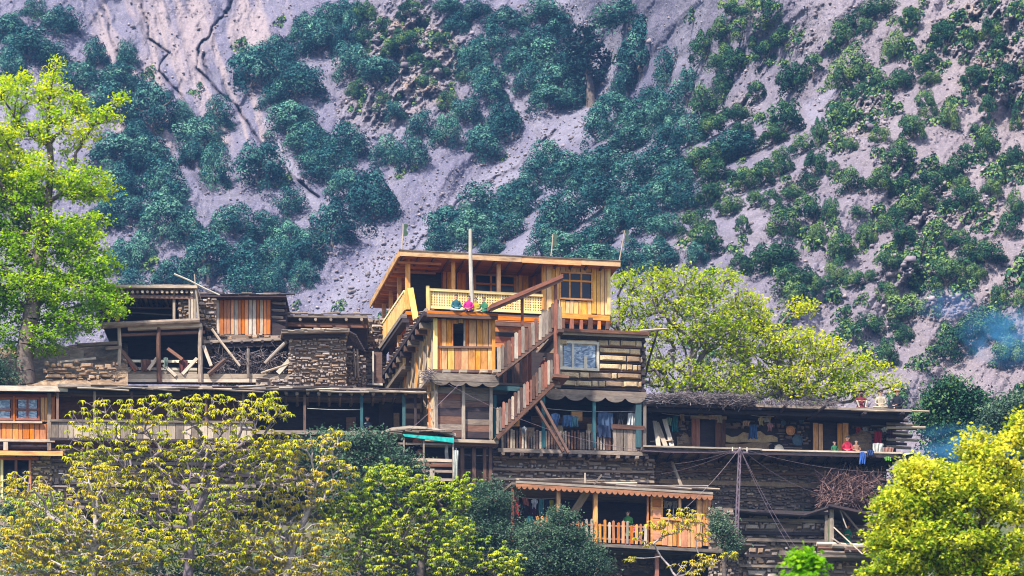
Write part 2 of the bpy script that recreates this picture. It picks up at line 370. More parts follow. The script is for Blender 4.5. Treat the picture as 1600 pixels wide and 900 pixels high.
def tube_np(A, B, ra, rb, n=5):
    """many tapered tubes at once: A,B (m,3), ra,rb (m,)"""
    m = len(A); d = B-A; L = np.linalg.norm(d, axis=1, keepdims=True)+1e-9; d = d/L
    up = np.where(np.abs(d[:, 2:3]) > .9, np.array([[1., 0, 0]]), np.array([[0, 0, 1.]]))
    u = np.cross(d, up); u /= np.linalg.norm(u, axis=1, keepdims=True); w = np.cross(d, u)
    an = np.arange(n)*2*math.pi/n; cs, sn = np.cos(an)[None, :, None], np.sin(an)[None, :, None]
    ring = u[:, None]*cs+w[:, None]*sn
    V = np.concatenate([A[:, None]+ring*ra[:, None, None], B[:, None]+ring*rb[:, None, None]], 1)
    j = np.arange(n); f = np.stack([j, (j+1) % n, n+(j+1) % n, n+j], -1)
    F = f[None]+(np.arange(m)*2*n)[:, None, None]
    return V.reshape(-1, 3), F.reshape(-1, 4)
def trunk_mesh(name, seed, mat, limbs=5):
    r = np.random.default_rng(seed); A, B, ra, rb = [], [], [], []
    pts = [np.array([0, 0, -.22])]
    for i in range(4): pts.append(pts[-1]+np.array([r.normal(0, .06), r.normal(0, .06), .17]))
    rad = [.075, .06, .052, .045, .03]
    for i in range(4): A.append(pts[i]); B.append(pts[i+1]); ra.append(rad[i]); rb.append(rad[i+1])
    for k in range(limbs):
        s = pts[2+k % 3]; a = k*2.4+r.uniform(-.4, .4); q = s
        for j in range(3):
            e = q+np.array([math.cos(a), math.sin(a), r.uniform(.35, .9)])*.17; A.append(q); B.append(e); ra.append(.034-.009*j); rb.append(.026-.009*j); q = e; a += r.uniform(-.4, .4)
    V, F = tube_np(np.array(A), np.array(B), np.array(ra), np.array(rb), 6)
    return mesh_np(name, V, F, None, mat, True)

HT = """52 12 50 36,95 32 72 50,15 40 60 50,45 68 90 60,85 85 60 44,150 82 50 52,197 85 46 48,128 118 76 52,185 120 76 46,235 165 82 88,215 205 50 40,170 155 90 60,20 100 60 60,
285 178 46 50,340 172 54 52,312 207 76 56,180 235 90 62,230 238 84 62,256 275 80 66,190 282 84 62,303 238 54 44,335 256 58 72,410 255 90 78,
397 102 78 80,432 78 58 54,452 102 54 74,476 42 62 54,502 56 82 62,520 20 64 44,470 128 92 60,455 185 90 62,478 212 74 50,425 150 50 40,
500 225 62 52,542 218 72 62,520 257 92 62,490 252 52 42,543 288 64 58,582 305 86 92,452 312 56 50,520 345 80 78,478 388 84 64,365 342 76 60,415 355 76 54,
255 335 80 72,292 352 62 62,175 292 62 62,266 300 60 50,168 332 60 50,203 325 72 54,222 390 52 64,326 397 84 80,386 402 76 64,392 436 84 56,270 425 74 56,
420 440 52 44,475 427 52 46,432 395 62 54,455 368 62 54,190 400 60 60,205 440 60 44,440 418 40 40,
545 48 50 62,552 92 72 62,545 18 52 42,590 108 74 46,640 15 44 28,610 75 40 30,632 63 44 36,662 32 32 24,687 60 26 24,712 78 22 22,655 92 26 22,675 105 32 28,698 112 18 18,
665 130 32 28,598 153 26 24,616 171 36 32,555 140 36 32,722 120 26 20,742 86 62 54,772 60 62 52,762 115 62 44,700 158 42 38,658 192 48 48,697 203 52 52,755 221 62 64,
787 187 64 62,727 172 66 44,766 137 62 52,606 233 52 50,646 236 62 56,575 55 40 40,570 20 40 40,600 40 34 30,715 35 50 36,
850 82 82 62,890 96 70 60,825 122 52 52,872 127 82 62,858 152 70 44,900 142 52 52,832 60 70 42,792 28 74 42,742 15 62 34,850 15 72 42,872 42 62 44,805 92 44 40,700 8 54 30,
985 15 116 50,1005 66 82 90,985 122 62 48,1042 102 52 62,937 190 56 62,962 165 72 52,1002 182 82 62,1042 165 72 62,987 215 92 46,1048 205 62 52,
857 240 62 54,840 266 60 48,890 266 82 62,940 256 82 62,992 265 82 62,1040 246 82 62,820 292 72 50,750 310 82 54,800 318 82 62,702 350 84 64,742 352 92 62,790 352 82 52,690 376 60 42,
875 332 78 78,852 372 62 52,890 386 92 54,932 366 62 54,940 302 82 62,990 310 82 62,1036 300 82 62,962 342 62 54,1010 336 68 58,1042 352 60 44,915 278 60 60,930 402 100 46,988 394 62 52,1032 398 82 52,770 385 50 30,
1150 10 54 42,1136 42 60 46,1100 72 54 52,1162 44 52 42,1130 88 52 42,1200 42 60 52,1216 20 60 42,1176 10 60 34,1230 56 50 42,1155 92 62 50,1200 84 52 42,1370 10 66 38,1421 30 40 42,
1322 46 56 56,1355 42 32 32,1330 106 74 66,1240 122 56 52,1272 102 40 40,1397 70 40 50,1475 56 46 50,1550 46 46 38,1581 20 22 22,1568 66 38 32,1410 122 42 36,1448 98 50 36,1455 122 46 26,
1522 122 50 42,1567 116 44 44,1345 146 36 38,1372 126 26 22,1320 178 42 42,1448 160 36 46,1484 178 38 48,1543 170 32 48,1588 186 24 38,1230 180 72 62,1212 207 60 40,1280 206 32 48,1148 224 90 48,
1330 225 26 26,1425 200 46 46,1375 210 40 30,1405 240 52 44,1545 222 52 52,1585 243 34 38,1509 237 28 28,1488 262 52 40,1503 286 30 28,1265 284 42 32,1330 282 52 42,1375 279 56 44,1412 290 50 40,
1450 286 52 38,1550 292 42 32,1275 256 44 46,1302 262 28 30,1250 226 42 36,1218 252 46 50,1190 272 52 42,1160 282 52 42,1120 266 62 44,1090 252 62 52,1080 202 62 52,1100 160 62 62,1076 130 52 52,
1132 132 42 42,1185 144 44 36,1152 176 52 32,1115 196 52 42,1225 340 66 60,1265 324 60 56,1276 366 38 44,1298 328 32 42,1162 352 32 34,1140 320 52 34,1180 310 30 30,1086 342 60 44,1105 372 62 60,
1090 396 42 42,1210 398 86 52,1155 408 38 32,1315 386 56 54,1354 368 36 46,1390 342 42 38,1415 325 48 36,1440 306 52 34,1415 366 44 32,1465 360 52 44,1393 407 50 40,1480 425 56 50,1525 386 60 38,
1500 372 42 32,1545 396 66 40,1525 425 38 32,1575 350 50 42,1588 318 32 50,1510 310 50 40,1385 456 46 40,1420 482 70 60,1415 520 32 32,1245 430 70 44,1240 456 50 40,1272 446 30 40,1335 437 34 34,
1305 420 38 42,1293 440 28 26,1355 505 52 38,1385 550 44 50,1490 528 68 68,1545 502 80 68,1577 550 62 58,1562 462 34 38,1595 470 24 42,1485 602 42 36,1130 238 50 40,1060 270 60 50,1075 305 60 50,
1110 305 50 40,1020 150 50 40,970 140 50 30,1340 330 30 24,1480 320 36 26,1205 310 40 34,1240 300 40 30,1160 205 44 34,1600 100 24 30,1575 150 24 20,1520 200 24 20,1360 430 24 20"""
trees = [tuple(float(x) for x in e.split()) for e in HT.replace('\n', '').split(',')]
oak_far = [crown_mesh('oak_crown_far%d' % i, 100+i, MATS['leaf_oak_far'], nl=30+i % 4*4) for i in range(7)]
oak_near = [crown_mesh('oak_crown_near%d' % i, 200+i, MATS['leaf_oak_near'], nl=17+i % 3*4, per=300, leaf=.088, spread=.72, flat=.8) for i in range(7)]
trk = [trunk_mesh('oak_trunk%d' % i, 300+i, MATS['bark_dark']) for i in range(4)]
GROUP_H = 'evergreen oaks scattered over the scree hillside'
ZONES = [(lambda x, y: x < 320 and y < 140, 'in the upper left corner of the hillside'), (lambda x, y: x < 330 and y < 300, 'behind the tall lime green tree on the left'),
         (lambda x, y: x < 330, 'low on the slope above the left barn roof'), (lambda x, y: x < 640 and y < 160, 'right of the dry stream bed near the top'),
         (lambda x, y: x < 640 and y < 300, 'beside the winding dry stream bed'), (lambda x, y: x < 640, 'on the scree above the plank sided hut'),
         (lambda x, y: x < 735 and y < 185, 'among the rocky outcrop near the top centre'), (lambda x, y: x < 830 and y < 270, 'just above the fork of the pale ravine'),
         (lambda x, y: x < 930 and y < 180, 'on the spur left of the dark cedar'), (lambda x, y: x < 1070 and y < 135, 'right of the dark cedar near the top'),
         (lambda x, y: x < 830, 'on the strip above the timber house roof'), (lambda x, y: x < 1070 and y < 240, 'below the cedar on the dense middle slope'),
         (lambda x, y: x < 1070, 'behind the right end of the timber house roof'), (lambda x, y: x < 1260 and y < 160, 'on the top ridge right of centre'),
         (lambda x, y: x < 1300 and y < 290, 'on the dense slope right of centre'), (lambda x, y: x < 1330, 'above the yellow green tree behind the log house'),
         (lambda x, y: y < 160, 'in the sparse upper right corner'), (lambda x, y: y < 300, 'on the open slope at the right edge'),
         (lambda x, y: y < 440, 'around the broken rocks on the right'), (lambda x, y: True, 'near the blue smoke at the right')]
def zone_of(x, y):
    for i, (f, s) in enumerate(ZONES):
        if f(x, y): return i
zl = {}
for i, (x, y, w, h) in enumerate(trees): zl.setdefault(zone_of(x, y), []).append(i)
ORD = ['', 'second ', 'third ', 'fourth ', 'fifth ', 'sixth ', 'seventh ', 'eighth ', 'ninth ', 'tenth ', 'eleventh ', 'twelfth ']
tlabel = {}
for z, L in zl.items():
    rem = sorted(L, key=lambda i: -trees[i][2]*trees[i][3]); ph = ZONES[z][1]
    tlabel[rem[0]] = 'largest dark green oak ' + ph; rem = rem[1:]
    if rem: s = rem[-1]; tlabel[s] = 'smallest oak bush ' + ph; rem = rem[:-1]
    if rem: s = min(rem, key=lambda i: trees[i][1]); tlabel[s] = 'highest standing oak ' + ph; rem.remove(s)
    if rem: s = max(rem, key=lambda i: trees[i][1]); tlabel[s] = 'lowest standing oak ' + ph; rem.remove(s)
    rem = sorted(rem, key=lambda i: trees[i][0]); h = (len(rem)+1)//2
    for k, i in enumerate(rem[:h]): tlabel[i] = (ORD[min(k, 11)]+'middle sized oak from the left '+ph) if k else 'leftmost middle sized oak '+ph
    for k, i in enumerate(rem[h:][::-1]): tlabel[i] = (ORD[min(k, 11)]+'middle sized oak from the right '+ph) if k else 'rightmost middle sized oak '+ph
for i, (x, y, w, h) in enumerate(trees):
    r = random.Random(i)
    base = hill_pt(x, y+h*.5); Dd = base.y+200; sc = Dd/FPX; base = base+Vector((0, 0, -.05))
    near = x > 1090+r.uniform(-80, 80) or (abs(x-640) < 90 and y < 170 and w < 50)
    rt = thing('oak_tree', base, tlabel[i], 'tree', GROUP_H)
    ks = .455 if near else .465; rx = w*sc*ks; rz = h*sc*(ks+.01)
    c = link('crown', (oak_near if near else oak_far)[i % 7], rt); c.scale = (rx, rx*.9, rz); c.rotation_euler = (0, 0, r.uniform(0, 6.28))
    c.location = (0, rx*.1, rz*(1.0 if near and w < 60 else .9))
    tr = link('trunk', trk[i % 4], rt); q = rz*1.5; tr.scale = (q, q, q); tr.rotation_euler = (0, 0, r.uniform(0, 6.28))
# small shrubs between the rocks, too many to count
A, B, vv = [], [], []
N = 330; qx = rng.uniform(0, 1600, N*6); qy = rng.uniform(0, 640, N*6)
k = rng.uniform(0, 1, N*6) < rockmask(qx, qy)*.8+np.where(qx > 1080, .22, .03); qx, qy = qx[k][:N], qy[k][:N]
base_me = [crown_mesh('shrub_src%d' % i, 400+i, None, nl=5, per=60, leaf=.3, spread=.45) for i in range(4)]
src = []
for m in base_me:
    co = np.zeros(len(m.vertices)*3, np.float32); m.vertices.foreach_get('co', co); src.append(co.reshape(-1, 3)); bpy.data.meshes.remove(m)
for i in range(len(qx)):
    b = hill_pt(qx[i], qy[i]); s = random.uniform(.5, 1.25); A.append(src[i % 4]*s+np.array(b)+np.array([0, 0, s*.3]))
    vv.append(np.random.default_rng(i).uniform(0, 1, len(src[0])//4))
V = np.concatenate(A)
tag(link('hillside_shrubs', mesh_np('hillside_shrubs', V, np.arange(len(V)).reshape(-1, 4), {'v': ('FACE', np.concatenate(vv))}, MATS['leaf_oak_near'])),
    'low dark shrubs dotted between the rocks on the slope', 'shrubs', None, 'stuff')
# the oak scrub goes on beyond both sides and the top of the view
A, vv = [], []; far_me = [crown_mesh('far_src%d' % i, 500+i, None, nl=12, per=90, leaf=.16, spread=.66) for i in range(3)]; src2 = []
for m in far_me:
    co = np.zeros(len(m.vertices)*3, np.float32); m.vertices.foreach_get('co', co); src2.append(co.reshape(-1, 3)); bpy.data.meshes.remove(m)
for i in range(150):
    side_ = i % 3; qx_, qy_ = (random.uniform(-480, -25), random.uniform(-100, 640)) if side_ == 0 else ((random.uniform(1625, 2100), random.uniform(-100, 640)) if side_ == 1 else (random.uniform(-300, 1900), random.uniform(-220, -35)))
    b = hill_pt(qx_, qy_); s_ = random.uniform(1.5, 3.2); A.append(src2[i % 3]*s_*np.array([1, .9, .85])+np.array(b)+np.array([0, 0, s_*.6])); vv.append(np.random.default_rng(i).uniform(0, 1, len(src2[0])//4))
V = np.concatenate(A)
tag(link('hillside_scrub', mesh_np('hillside_scrub', V, np.arange(len(V)).reshape(-1, 4), {'v': ('FACE', np.concatenate(vv))}, MATS['leaf_oak_near'])), 'dark oak scrub covering the slope past the edges of the view', 'scrub', None, 'stuff')
# the dark cedar with a bare lower trunk
b = hill_pt(925, 163); sc = (b.y+200)/FPX; rt = thing('cedar_tree', b, 'dark leaning cedar with a bare brown trunk on the ravine edge', 'tree')
r = np.random.default_rng(5); pts = [np.array([0, 0, -1.]), np.array([-.2, 0, 2.5]), np.array([-.6, 0, 6]), np.array([-1.0, 0, 10])]
A = np.array(pts[:-1]); B = np.array(pts[1:]); V, F = tube_np(A, B, np.array([.75, .55, .35]), np.array([.55, .35, .12]), 8)
mm = mesh_np('trunk', V, F, None, MATS['bark_dark'], True); link('trunk', mm, rt)
P_, N_ = [], []; BA, BB = [], []
for i in range(46):
    z = r.uniform(2.6, 10.2); a = r.uniform(0, 6.28); L = (1.2+2.6*math.sin(min(1, (11-z)/6.)*1.57))*r.uniform(.6, 1.1)
    c0 = np.array([-.1*z, 0, z]); e = c0+np.array([math.cos(a)*L, math.sin(a)*L*.9, r.uniform(-.5, .3)]); BA.append(c0); BB.append(e)
    q = c0+(e-c0)*r.uniform(.25, 1.05, (70, 1))+r.normal(0, [.38, .38, .16], (70, 3)); P_.append(q); N_.append(r.normal(0, .5, (70, 3))+np.array([0, 0, 1]))
P_, N_ = np.concatenate(P_), np.concatenate(N_); V, F = leaf_quads(P_, N_, r.uniform(.35, .75, len(P_)), r, .5)
link('crown', mesh_np('crown', V, F, {'v': ('FACE', r.uniform(0, 1, len(F)))}, MATS['leaf_cedar']), rt)
V, F = tube_np(np.array(BA), np.array(BB), np.full(46, .1), np.full(46, .03), 4); link('branches', mesh_np('branches', V, F, None, MATS['bark_dark']), rt)
# ================================================================ BUILDING HELPERS
class Fr:
    """local frame of a building: u along the facade, v into depth, w up; photo pixels locate points on the plane v = const"""
    def __init__(s, px0, Y0, deg):
        a = math.radians(deg); s.o = Vector(((px0-800)*S(Y0), Y0, 0)); s.U = Vector((math.cos(a), math.sin(a), 0)); s.V = Vector((-math.sin(a), math.cos(a), 0))
    def pp(s, px, py, v=0.0):
        d = Vector(((px-800)/FPX, 1, (KH-py)/FPX)); o = s.o+s.V*v; t = (o-Vector((0, -200, 0))).dot(s.V)/d.dot(s.V)
        return Vector((0, -200, 0))+d*t
    def uw(s, px, py, v=0.0): q = s.pp(px, py, v)-s.o; return q.dot(s.U), q.z
    def side(s, px, py, u=0.0):
        """point where the pixel's ray meets the side plane u = const"""
        d = Vector(((px-800)/FPX, 1, (KH-py)/FPX)); o = s.o+s.U*u; t = (o-Vector((0, -200, 0))).dot(s.U)/d.dot(s.U)
        return Vector((0, -200, 0))+d*t
    def at(s, u, v, w): return s.o+s.U*u+s.V*v+Vector((0, 0, w))
class MB:
    def __init__(s, rot=None): s.V = []; s.F = []; s.uv = []; s.v = []; s.r = random.Random(len(bpy.data.objects)+11)
    def hexa(s, c, var=None):
        """c: 8 corners, first 4 = one end loop, last 4 = other end"""
        n = len(s.V); s.V += [tuple(x) for x in c]; L = (Vector(c[4])-Vector(c[0])).length
        a = (Vector(c[1])-Vector(c[0])).length; b = (Vector(c[3])-Vector(c[0])).length; var = s.r.random() if var is None else var
        for f, uv in (((0,1,2,3), [(0,0),(0,a),(b,a),(b,0)]), ((7,6,5,4), [(0,0),(0,a),(b,a),(b,0)]), ((0,4,5,1), [(0,0),(L,0),(L,a),(0,a)]), ((1,5,6,2), [(0,0),(L,0),(L,b),(0,b)]),
                      ((2,6,7,3), [(0,0),(L,0),(L,a),(0,a)]), ((3,7,4,0), [(0,0),(L,0),(L,b),(0,b)])):
            s.F.append([n+i for i in f]); s.uv += uv; s.v.append(var)
        return s
    def beam(s, A, B, wd, ht, up=Vector((0, 0, 1)), side=None, var=None):
        A, B = Vector(A), Vector(B); d = (B-A).normalized()
        sd = d.cross(up) if side is None else side.copy()
        if sd.length < 1e-3: sd = Vector((1, 0, 0)) if abs(d.x) < .9 else Vector((0, 1, 0))
        sd = (sd-d*sd.dot(d)).normalized(); u2 = sd.cross(d).normalized(); h, k = sd*(wd/2), u2*(ht/2)
        return s.hexa([A-h-k, A+h-k, A+h+k, A-h+k, B-h-k, B+h-k, B+h+k, B-h+k], var)
    def fbox(s, fr, u0, u1, v0, v1, w0, w1, var=None):
        c = [fr.at(u, v, w) for u in (u0, u1) for v, w in ((v0, w0), (v1, w0), (v1, w1), (v0, w1))]
        return s.hexa(c, var)
    def tube(s, A, B, ra, rb, n=6, var=None):
        V, F = tube_np(np.array([A], float), np.array([B], float), np.array([ra]), np.array([rb]), n); k = len(s.V); L = (Vector(B)-Vector(A)).length
        s.V += [tuple(x) for x in V]; var = s.r.random() if var is None else var
        for i, f in enumerate(F): s.F.append([k+j for j in f]); s.uv += [(0, i*.08), (0, i*.08+.08), (L, i*.08+.08), (L, i*.08)]; s.v.append(var)
        for off, o in ((0, -1), (n, 1)):
            s.F.append([k+off+j for j in (range(n) if o > 0 else range(n-1, -1, -1))]); s.uv += [(j*.05, .1*(j % 2)) for j in range(n)]; s.v.append(var)
        return s
    def poly(s, pts, var=None):
        k = len(s.V); s.V += [tuple(p) for p in pts]; s.F.append(list(range(k, k+len(pts)))); s.uv += [((Vector(p)-Vector(pts[0])).length, i*.1) for i, p in enumerate(pts)]; s.v.append(s.r.random() if var is None else var); return s
    def prism(s, pts, dvec, var=None):
        """extrude a planar outline by dvec"""
        var = s.r.random() if var is None else var; k = len(s.V); n = len(pts); s.V += [tuple(p) for p in pts]+[tuple(Vector(p)+dvec) for p in pts]
        o = Vector(pts[0]); e = (Vector(pts[1])-o).normalized()
        def uv(p): q = Vector(p)-o; a = q.dot(e); return (a, (q-e*a).length)
        s.F.append(list(range(k, k+n))); s.uv += [uv(p) for p in pts]; s.v.append(var)
        s.F.append(list(range(k+2*n-1, k+n-1, -1))); s.uv += [uv(p) for p in pts[::-1]]; s.v.append(var)
        for i in range(n):
            j = (i+1) % n; s.F.append([k+i, k+n+i, k+n+j, k+j]); s.uv += [uv(pts[i]), uv(pts[i]), uv(pts[j]), uv(pts[j])]; s.v.append(var)
        return s
    def build(s, name, mat, parent=None, smooth=False, kind=None, label=None):
        o0 = origin_of(parent) if parent is not None else Vector((0, 0, 0))
        me = bpy.data.meshes.new(name); me.from_pydata([(x-o0.x, y-o0.y, z-o0.z) for x, y, z in s.V], [], s.F)
        l = me.uv_layers.new(name='UVMap'); l.data.foreach_set('uv', np.array(s.uv, np.float32).ravel())
        a = me.attributes.new('v', 'FLOAT', 'FACE'); a.data.foreach_set('value', np.array(s.v, np.float32))
        if smooth: me.polygons.foreach_set('use_smooth', [True]*len(me.polygons))
        me.materials.append(MATS[mat] if isinstance(mat, str) else mat)
        return tag(link(name, me, parent), label, None, None, kind)
def beam(name, parent, mat, A, B, wd=.15, ht=.15, side=None, **k): return MB().beam(A, B, wd, ht, side=side).build(name, mat, parent, **k)
def log(name, parent, mat, A, B, ra=.08, rb=None, n=7):
    """a slightly crooked round pole"""
    A, B = Vector(A), Vector(B); m = MB(); q = A; L = (B-A).length; r0 = ra; rb = ra*.85 if rb is None else rb
    for i in range(1, 4):
        e = A.lerp(B, i/3)+(Vector((random.uniform(-1, 1), random.uniform(-1, 1), random.uniform(-1, 1)))*L*.012 if i < 3 else Vector()); r1 = ra+(rb-ra)*i/3
        m.tube(q, e, r0, r1, n, var=.4); q, r0 = e, r1
    return m.build(name, mat, parent, smooth=False)
def vplanks(fr, parent, px0, px1, top, bot, v, n, mats, name='plank', th=.035, gap=.03, jt=.03, vv=None):
    """upright boards between two pixel columns; top/bot = (y at left, y at right)"""
    out = []; r = random.Random(int(px0*7+bot[0])); ed = [px0+(px1-px0)*(i+(r.uniform(-.18, .18) if 0 < i < n else 0))/n for i in range(n+1)]
    for i in range(n):
        f = ((ed[i]+ed[i+1])/2-px0)/(px1-px0); ty, by = top[0]+(top[1]-top[0])*f, bot[0]+(bot[1]-bot[0])*f
        ua, _ = fr.uw(ed[i], ty, v); ub, wt = fr.uw(ed[i+1], ty, v); _, wb = fr.uw(ed[i], by, v); pr = r.uniform(0, .02); tl = r.uniform(-.01, .01)
        wt += r.uniform(-jt, jt); wb += r.uniform(-jt, jt)*.6; g = gap*.5
        m = MB(); c = [fr.at(ua+g+tl, v-pr, wb), fr.at(ua+g+tl, v-pr+th, wb), fr.at(ub-g+tl, v-pr+th, wb), fr.at(ub-g+tl, v-pr, wb), fr.at(ua+g, v-pr, wt), fr.at(ua+g, v-pr+th, wt), fr.at(ub-g, v-pr+th, wt), fr.at(ub-g, v-pr, wt)]
        out.append(m.hexa(c).build(name, r.choice(mats), parent))
    return out
def hplanks(fr, parent, px0, px1, top, bot, v, n, mats, name='board', th=.05, gap=.015, rag=.03, v_end=None):
    out = []; r = random.Random(int(px0*5+top[0])); ed = [i+(r.uniform(-.16, .16) if 0 < i < n else 0) for i in range(n+1)]
    for i in range(n):
        fa, fb = ed[i]/n, ed[i+1]/n; ys = [top[k]+(bot[k]-top[k])*f for f in (fa, fb) for k in (0, 1)]
        u0, wa = fr.uw(px0, (ys[0]), v); u1, wa1 = fr.uw(px1, ys[1], v); _, wb = fr.uw(px0, ys[2], v); _, wb1 = fr.uw(px1, ys[3], v); pr = r.uniform(0, .03); g = gap*.5
        u0 -= r.uniform(0, rag); u1 += r.uniform(0, rag)
        c = [fr.at(u0, v-pr, wb+g), fr.at(u0, v-pr+th, wb+g), fr.at(u0, v-pr+th, wa-g), fr.at(u0, v-pr, wa-g), fr.at(u1, v-pr, wb1+g), fr.at(u1, v-pr+th, wb1+g), fr.at(u1, v-pr+th, wa1-g), fr.at(u1, v-pr, wa1-g)]
        out.append(MB().hexa(c).build(name, r.choice(mats), parent))
    return out
def slab(fr, parent, px0, px1, top, bot, v0, v1, mat, name='roof_slab', **k):
    """a deck or roof: front edge seen between pixel rows, running back from v0 to v1"""
    ua, wt = fr.uw(px0, top[0], v0); ub, wt1 = fr.uw(px1, top[1], v0); _, wb = fr.uw(px0, bot[0], v0); _, wb1 = fr.uw(px1, bot[1], v0)
    c = [fr.at(ua, v0, wb), fr.at(ua, v1, wb), fr.at(ua, v1, wt), fr.at(ua, v0, wt), fr.at(ub, v0, wb1), fr.at(ub, v1, wb1), fr.at(ub, v1, wt1), fr.at(ub, v0, wt1)]
    return MB().hexa(c).build(name, mat, parent, **k)
def wallbox(fr, parent, px0, px1, top, bot, v0, v1, mat, name='wall', **k): return slab(fr, parent, px0, px1, top, bot, v0, v1, mat, name, **k)
def post(fr, parent, px, top, bot, v, wpx, mat, name='post', dep=None, lean=0):
    w = wpx*S(fr.o.y+v); return beam(name, parent, mat, fr.pp(px, bot, v), fr.pp(px+lean, top, v), w, dep or w, side=fr.U)
def hbeam(fr, parent, px0, py0, px1, py1, v, hpx, mat, name='beam', dep=.14):
    h = hpx*S(fr.o.y+v); return beam(name, parent, mat, fr.pp(px0, py0, v), fr.pp(px1, py1, v), dep, h, side=fr.V)
def rafters(fr, parent, px0, px1, y0, y1, v0, v1, n, mat, r=.06, name='rafter'):
    for i in range(n):
        f = (i+random.uniform(.3, .7))/n; A = fr.pp(px0+(px1-px0)*f, y0+(y1-y0)*f, v0-random.uniform(0, .15)); log(name, parent, mat, A, A+fr.V*(v1-v0), r*random.uniform(.8, 1.2))
def stonewall(fr, parent, px0, px1, top, bot, v, spx, hpx, mats, name='stone', rest='wall_stones', cap=290, holes=(), dep=.35, back='mud_mortar', th=.12, side=None, backing=True, even=False):
    """coursed rubble: every stone a block of its own up to cap, the smallest ones joined"""
    r = random.Random(int(px0+top[0]*3)); sc = S(fr.o.y+v); L = []
    hmax = max(bot[0]-top[0], bot[1]-top[1]); nrow = max(1, int(hmax/hpx)); y = 0.0
    rows = [];
    while y < hmax-.5: h = hpx*r.uniform(.65, 1.4); rows.append((y, min(h, hmax-y))); y += h
    for (ry, rh) in rows:
        x = px0-r.uniform(0, spx*.3)
        while x < px1:
            w = spx*min(2.4, .35+r.expovariate(1.5)); x1 = min(x+w, px1+r.uniform(-1, 2)); f = (x-px0)/(px1-px0); ty = top[0]+(top[1]-top[0])*f; by = bot[0]+(bot[1]-bot[0])*f
            yy = ty+ry+(0 if even else r.uniform(-.3, .3)*rh+1.6*math.sin(x*.09+ry)); hh = rh*(1 if even else r.uniform(.6, 1.15)); cx, cy = (x+x1)/2, yy+hh/2
            if yy+hh*.5 < by and x1-x > 1.5 and not any(a <= cx <= c and b <= cy <= d for a, b, c, d in holes): L.append((x, x1, yy, min(yy+hh, by+1)))
            x += w
    L.sort(key=lambda q: -(q[1]-q[0])*(q[3]-q[2]))
    def one(m, q, org):
        x, x1, ya, yb = q; pr = r.uniform(-.02, .09); pts = []
        u0, wt = fr.uw(x, ya, v); u1, wb = fr.uw(x1, yb, v); g = .012; cu, cw = (u0+u1)/2, (wt+wb)/2; hu, hw = (u1-u0)/2-g, (wt-wb)/2-g
        if hu < .01 or hw < .008: return
        jx = {(a, b): r.uniform(.62, 1.05) for a in (-1, 1) for b in (-1, 1)} if not even else {(a, b): r.uniform(.93, 1.0) for a in (-1, 1) for b in (-1, 1)}; jz = {(a, b): r.uniform(*((.85, 1.0) if even else (.68, 1.12))) for a in (-1, 1) for b in (-1, 1)}
        for dv, k in ((th, 1.0), (-pr*.4, 1.0), (-pr-.04, .72)):
            for a, b in ((-1,-1), (1,-1), (1,1), (-1,1)): pts.append(fr.at(cu+a*hu*k*jx[a, b], v+dv, cw+b*hw*k*jz[a, b]))
        n = len(m.V); m.V += [tuple(p) for p in pts]; va = r.random()
        for f in ((0,1,5,4),(1,2,6,5),(2,3,7,6),(3,0,4,7),(4,5,9,8),(5,6,10,9),(6,7,11,10),(7,4,8,11),(8,9,10,11)):
            m.F.append([n+i for i in f]); m.uv += [(0,0)]*4; m.v.append(va)
    for q in L[:cap]:
        m = MB(); one(m, q, None)
        if m.V: m.build(name, r.choice(mats), parent)
    if len(L) > cap:
        m = MB()
        for q in L[cap:]: one(m, q, None)
        if m.V: m.build(rest, mats[0], parent, kind='stuff')
    if backing: wallbox(fr, parent, px0, px1, (top[0]+1, top[1]+1), bot, v+.05, v+dep, back, 'wall_core')
def fringe(fr, parent, px0, px1, y0, y1, hpx, drop, v, n, mat, name='fringe'):
    """board with a scalloped lower edge"""
    sc = S(fr.o.y+v); a = fr.pp(px0, y0, v); b = fr.pp(px1, y1, v); pts = [a, b]; K_ = n*6
    for i in range(K_+1):
        f = 1-i/K_; ph = (f*n) % 1; s_ = math.sin(ph*math.pi)**.6; p = a.lerp(b, f); pts.append(p-Vector((0, 0, (hpx+drop*s_)*sc)))
    m = MB(); return m.prism(pts, fr.V*.03, .5).build(name, mat, parent)
def pickets(fr, parent, p0, p1, hpx, v, n, wpx, mats, name='picket', jt=.12, pointed=True, vertical=True):
    r = random.Random(int(p0[0]+p0[1])); out = []
    for i in range(n):
        f = (i+.5)/n; px, py = p0[0]+(p1[0]-p0[0])*f, p0[1]+(p1[1]-p0[1])*f; A = fr.pp(px+r.uniform(-.4, .4), py, v); sc = S(fr.o.y+v); w = wpx*sc*r.uniform(.75, 1.1)/2
        h = hpx*sc*(1+r.uniform(-jt, jt)); ln = r.uniform(-.02, .02); U = fr.U; Z = Vector((0, 0, 1)); vo = fr.V*r.uniform(-.01, .01)
        pts = [A-U*w+vo, A+U*w+vo, A+U*(w+ln)+Z*(h-.05)+vo]+([A+U*ln+Z*h+vo] if pointed else [])+[A-U*(w-ln)+Z*(h-.05)+vo]
        q = MB(); n0 = len(pts)
        # grain along the height: reorder uv by building a prism whose first edge is vertical
        pts = pts[2:]+pts[:2] if not pointed else [pts[1], pts[2], pts[3], pts[4], pts[0]]
        out.append(q.prism(pts, fr.V*.03).build(name, r.choice(mats), parent))
    return out
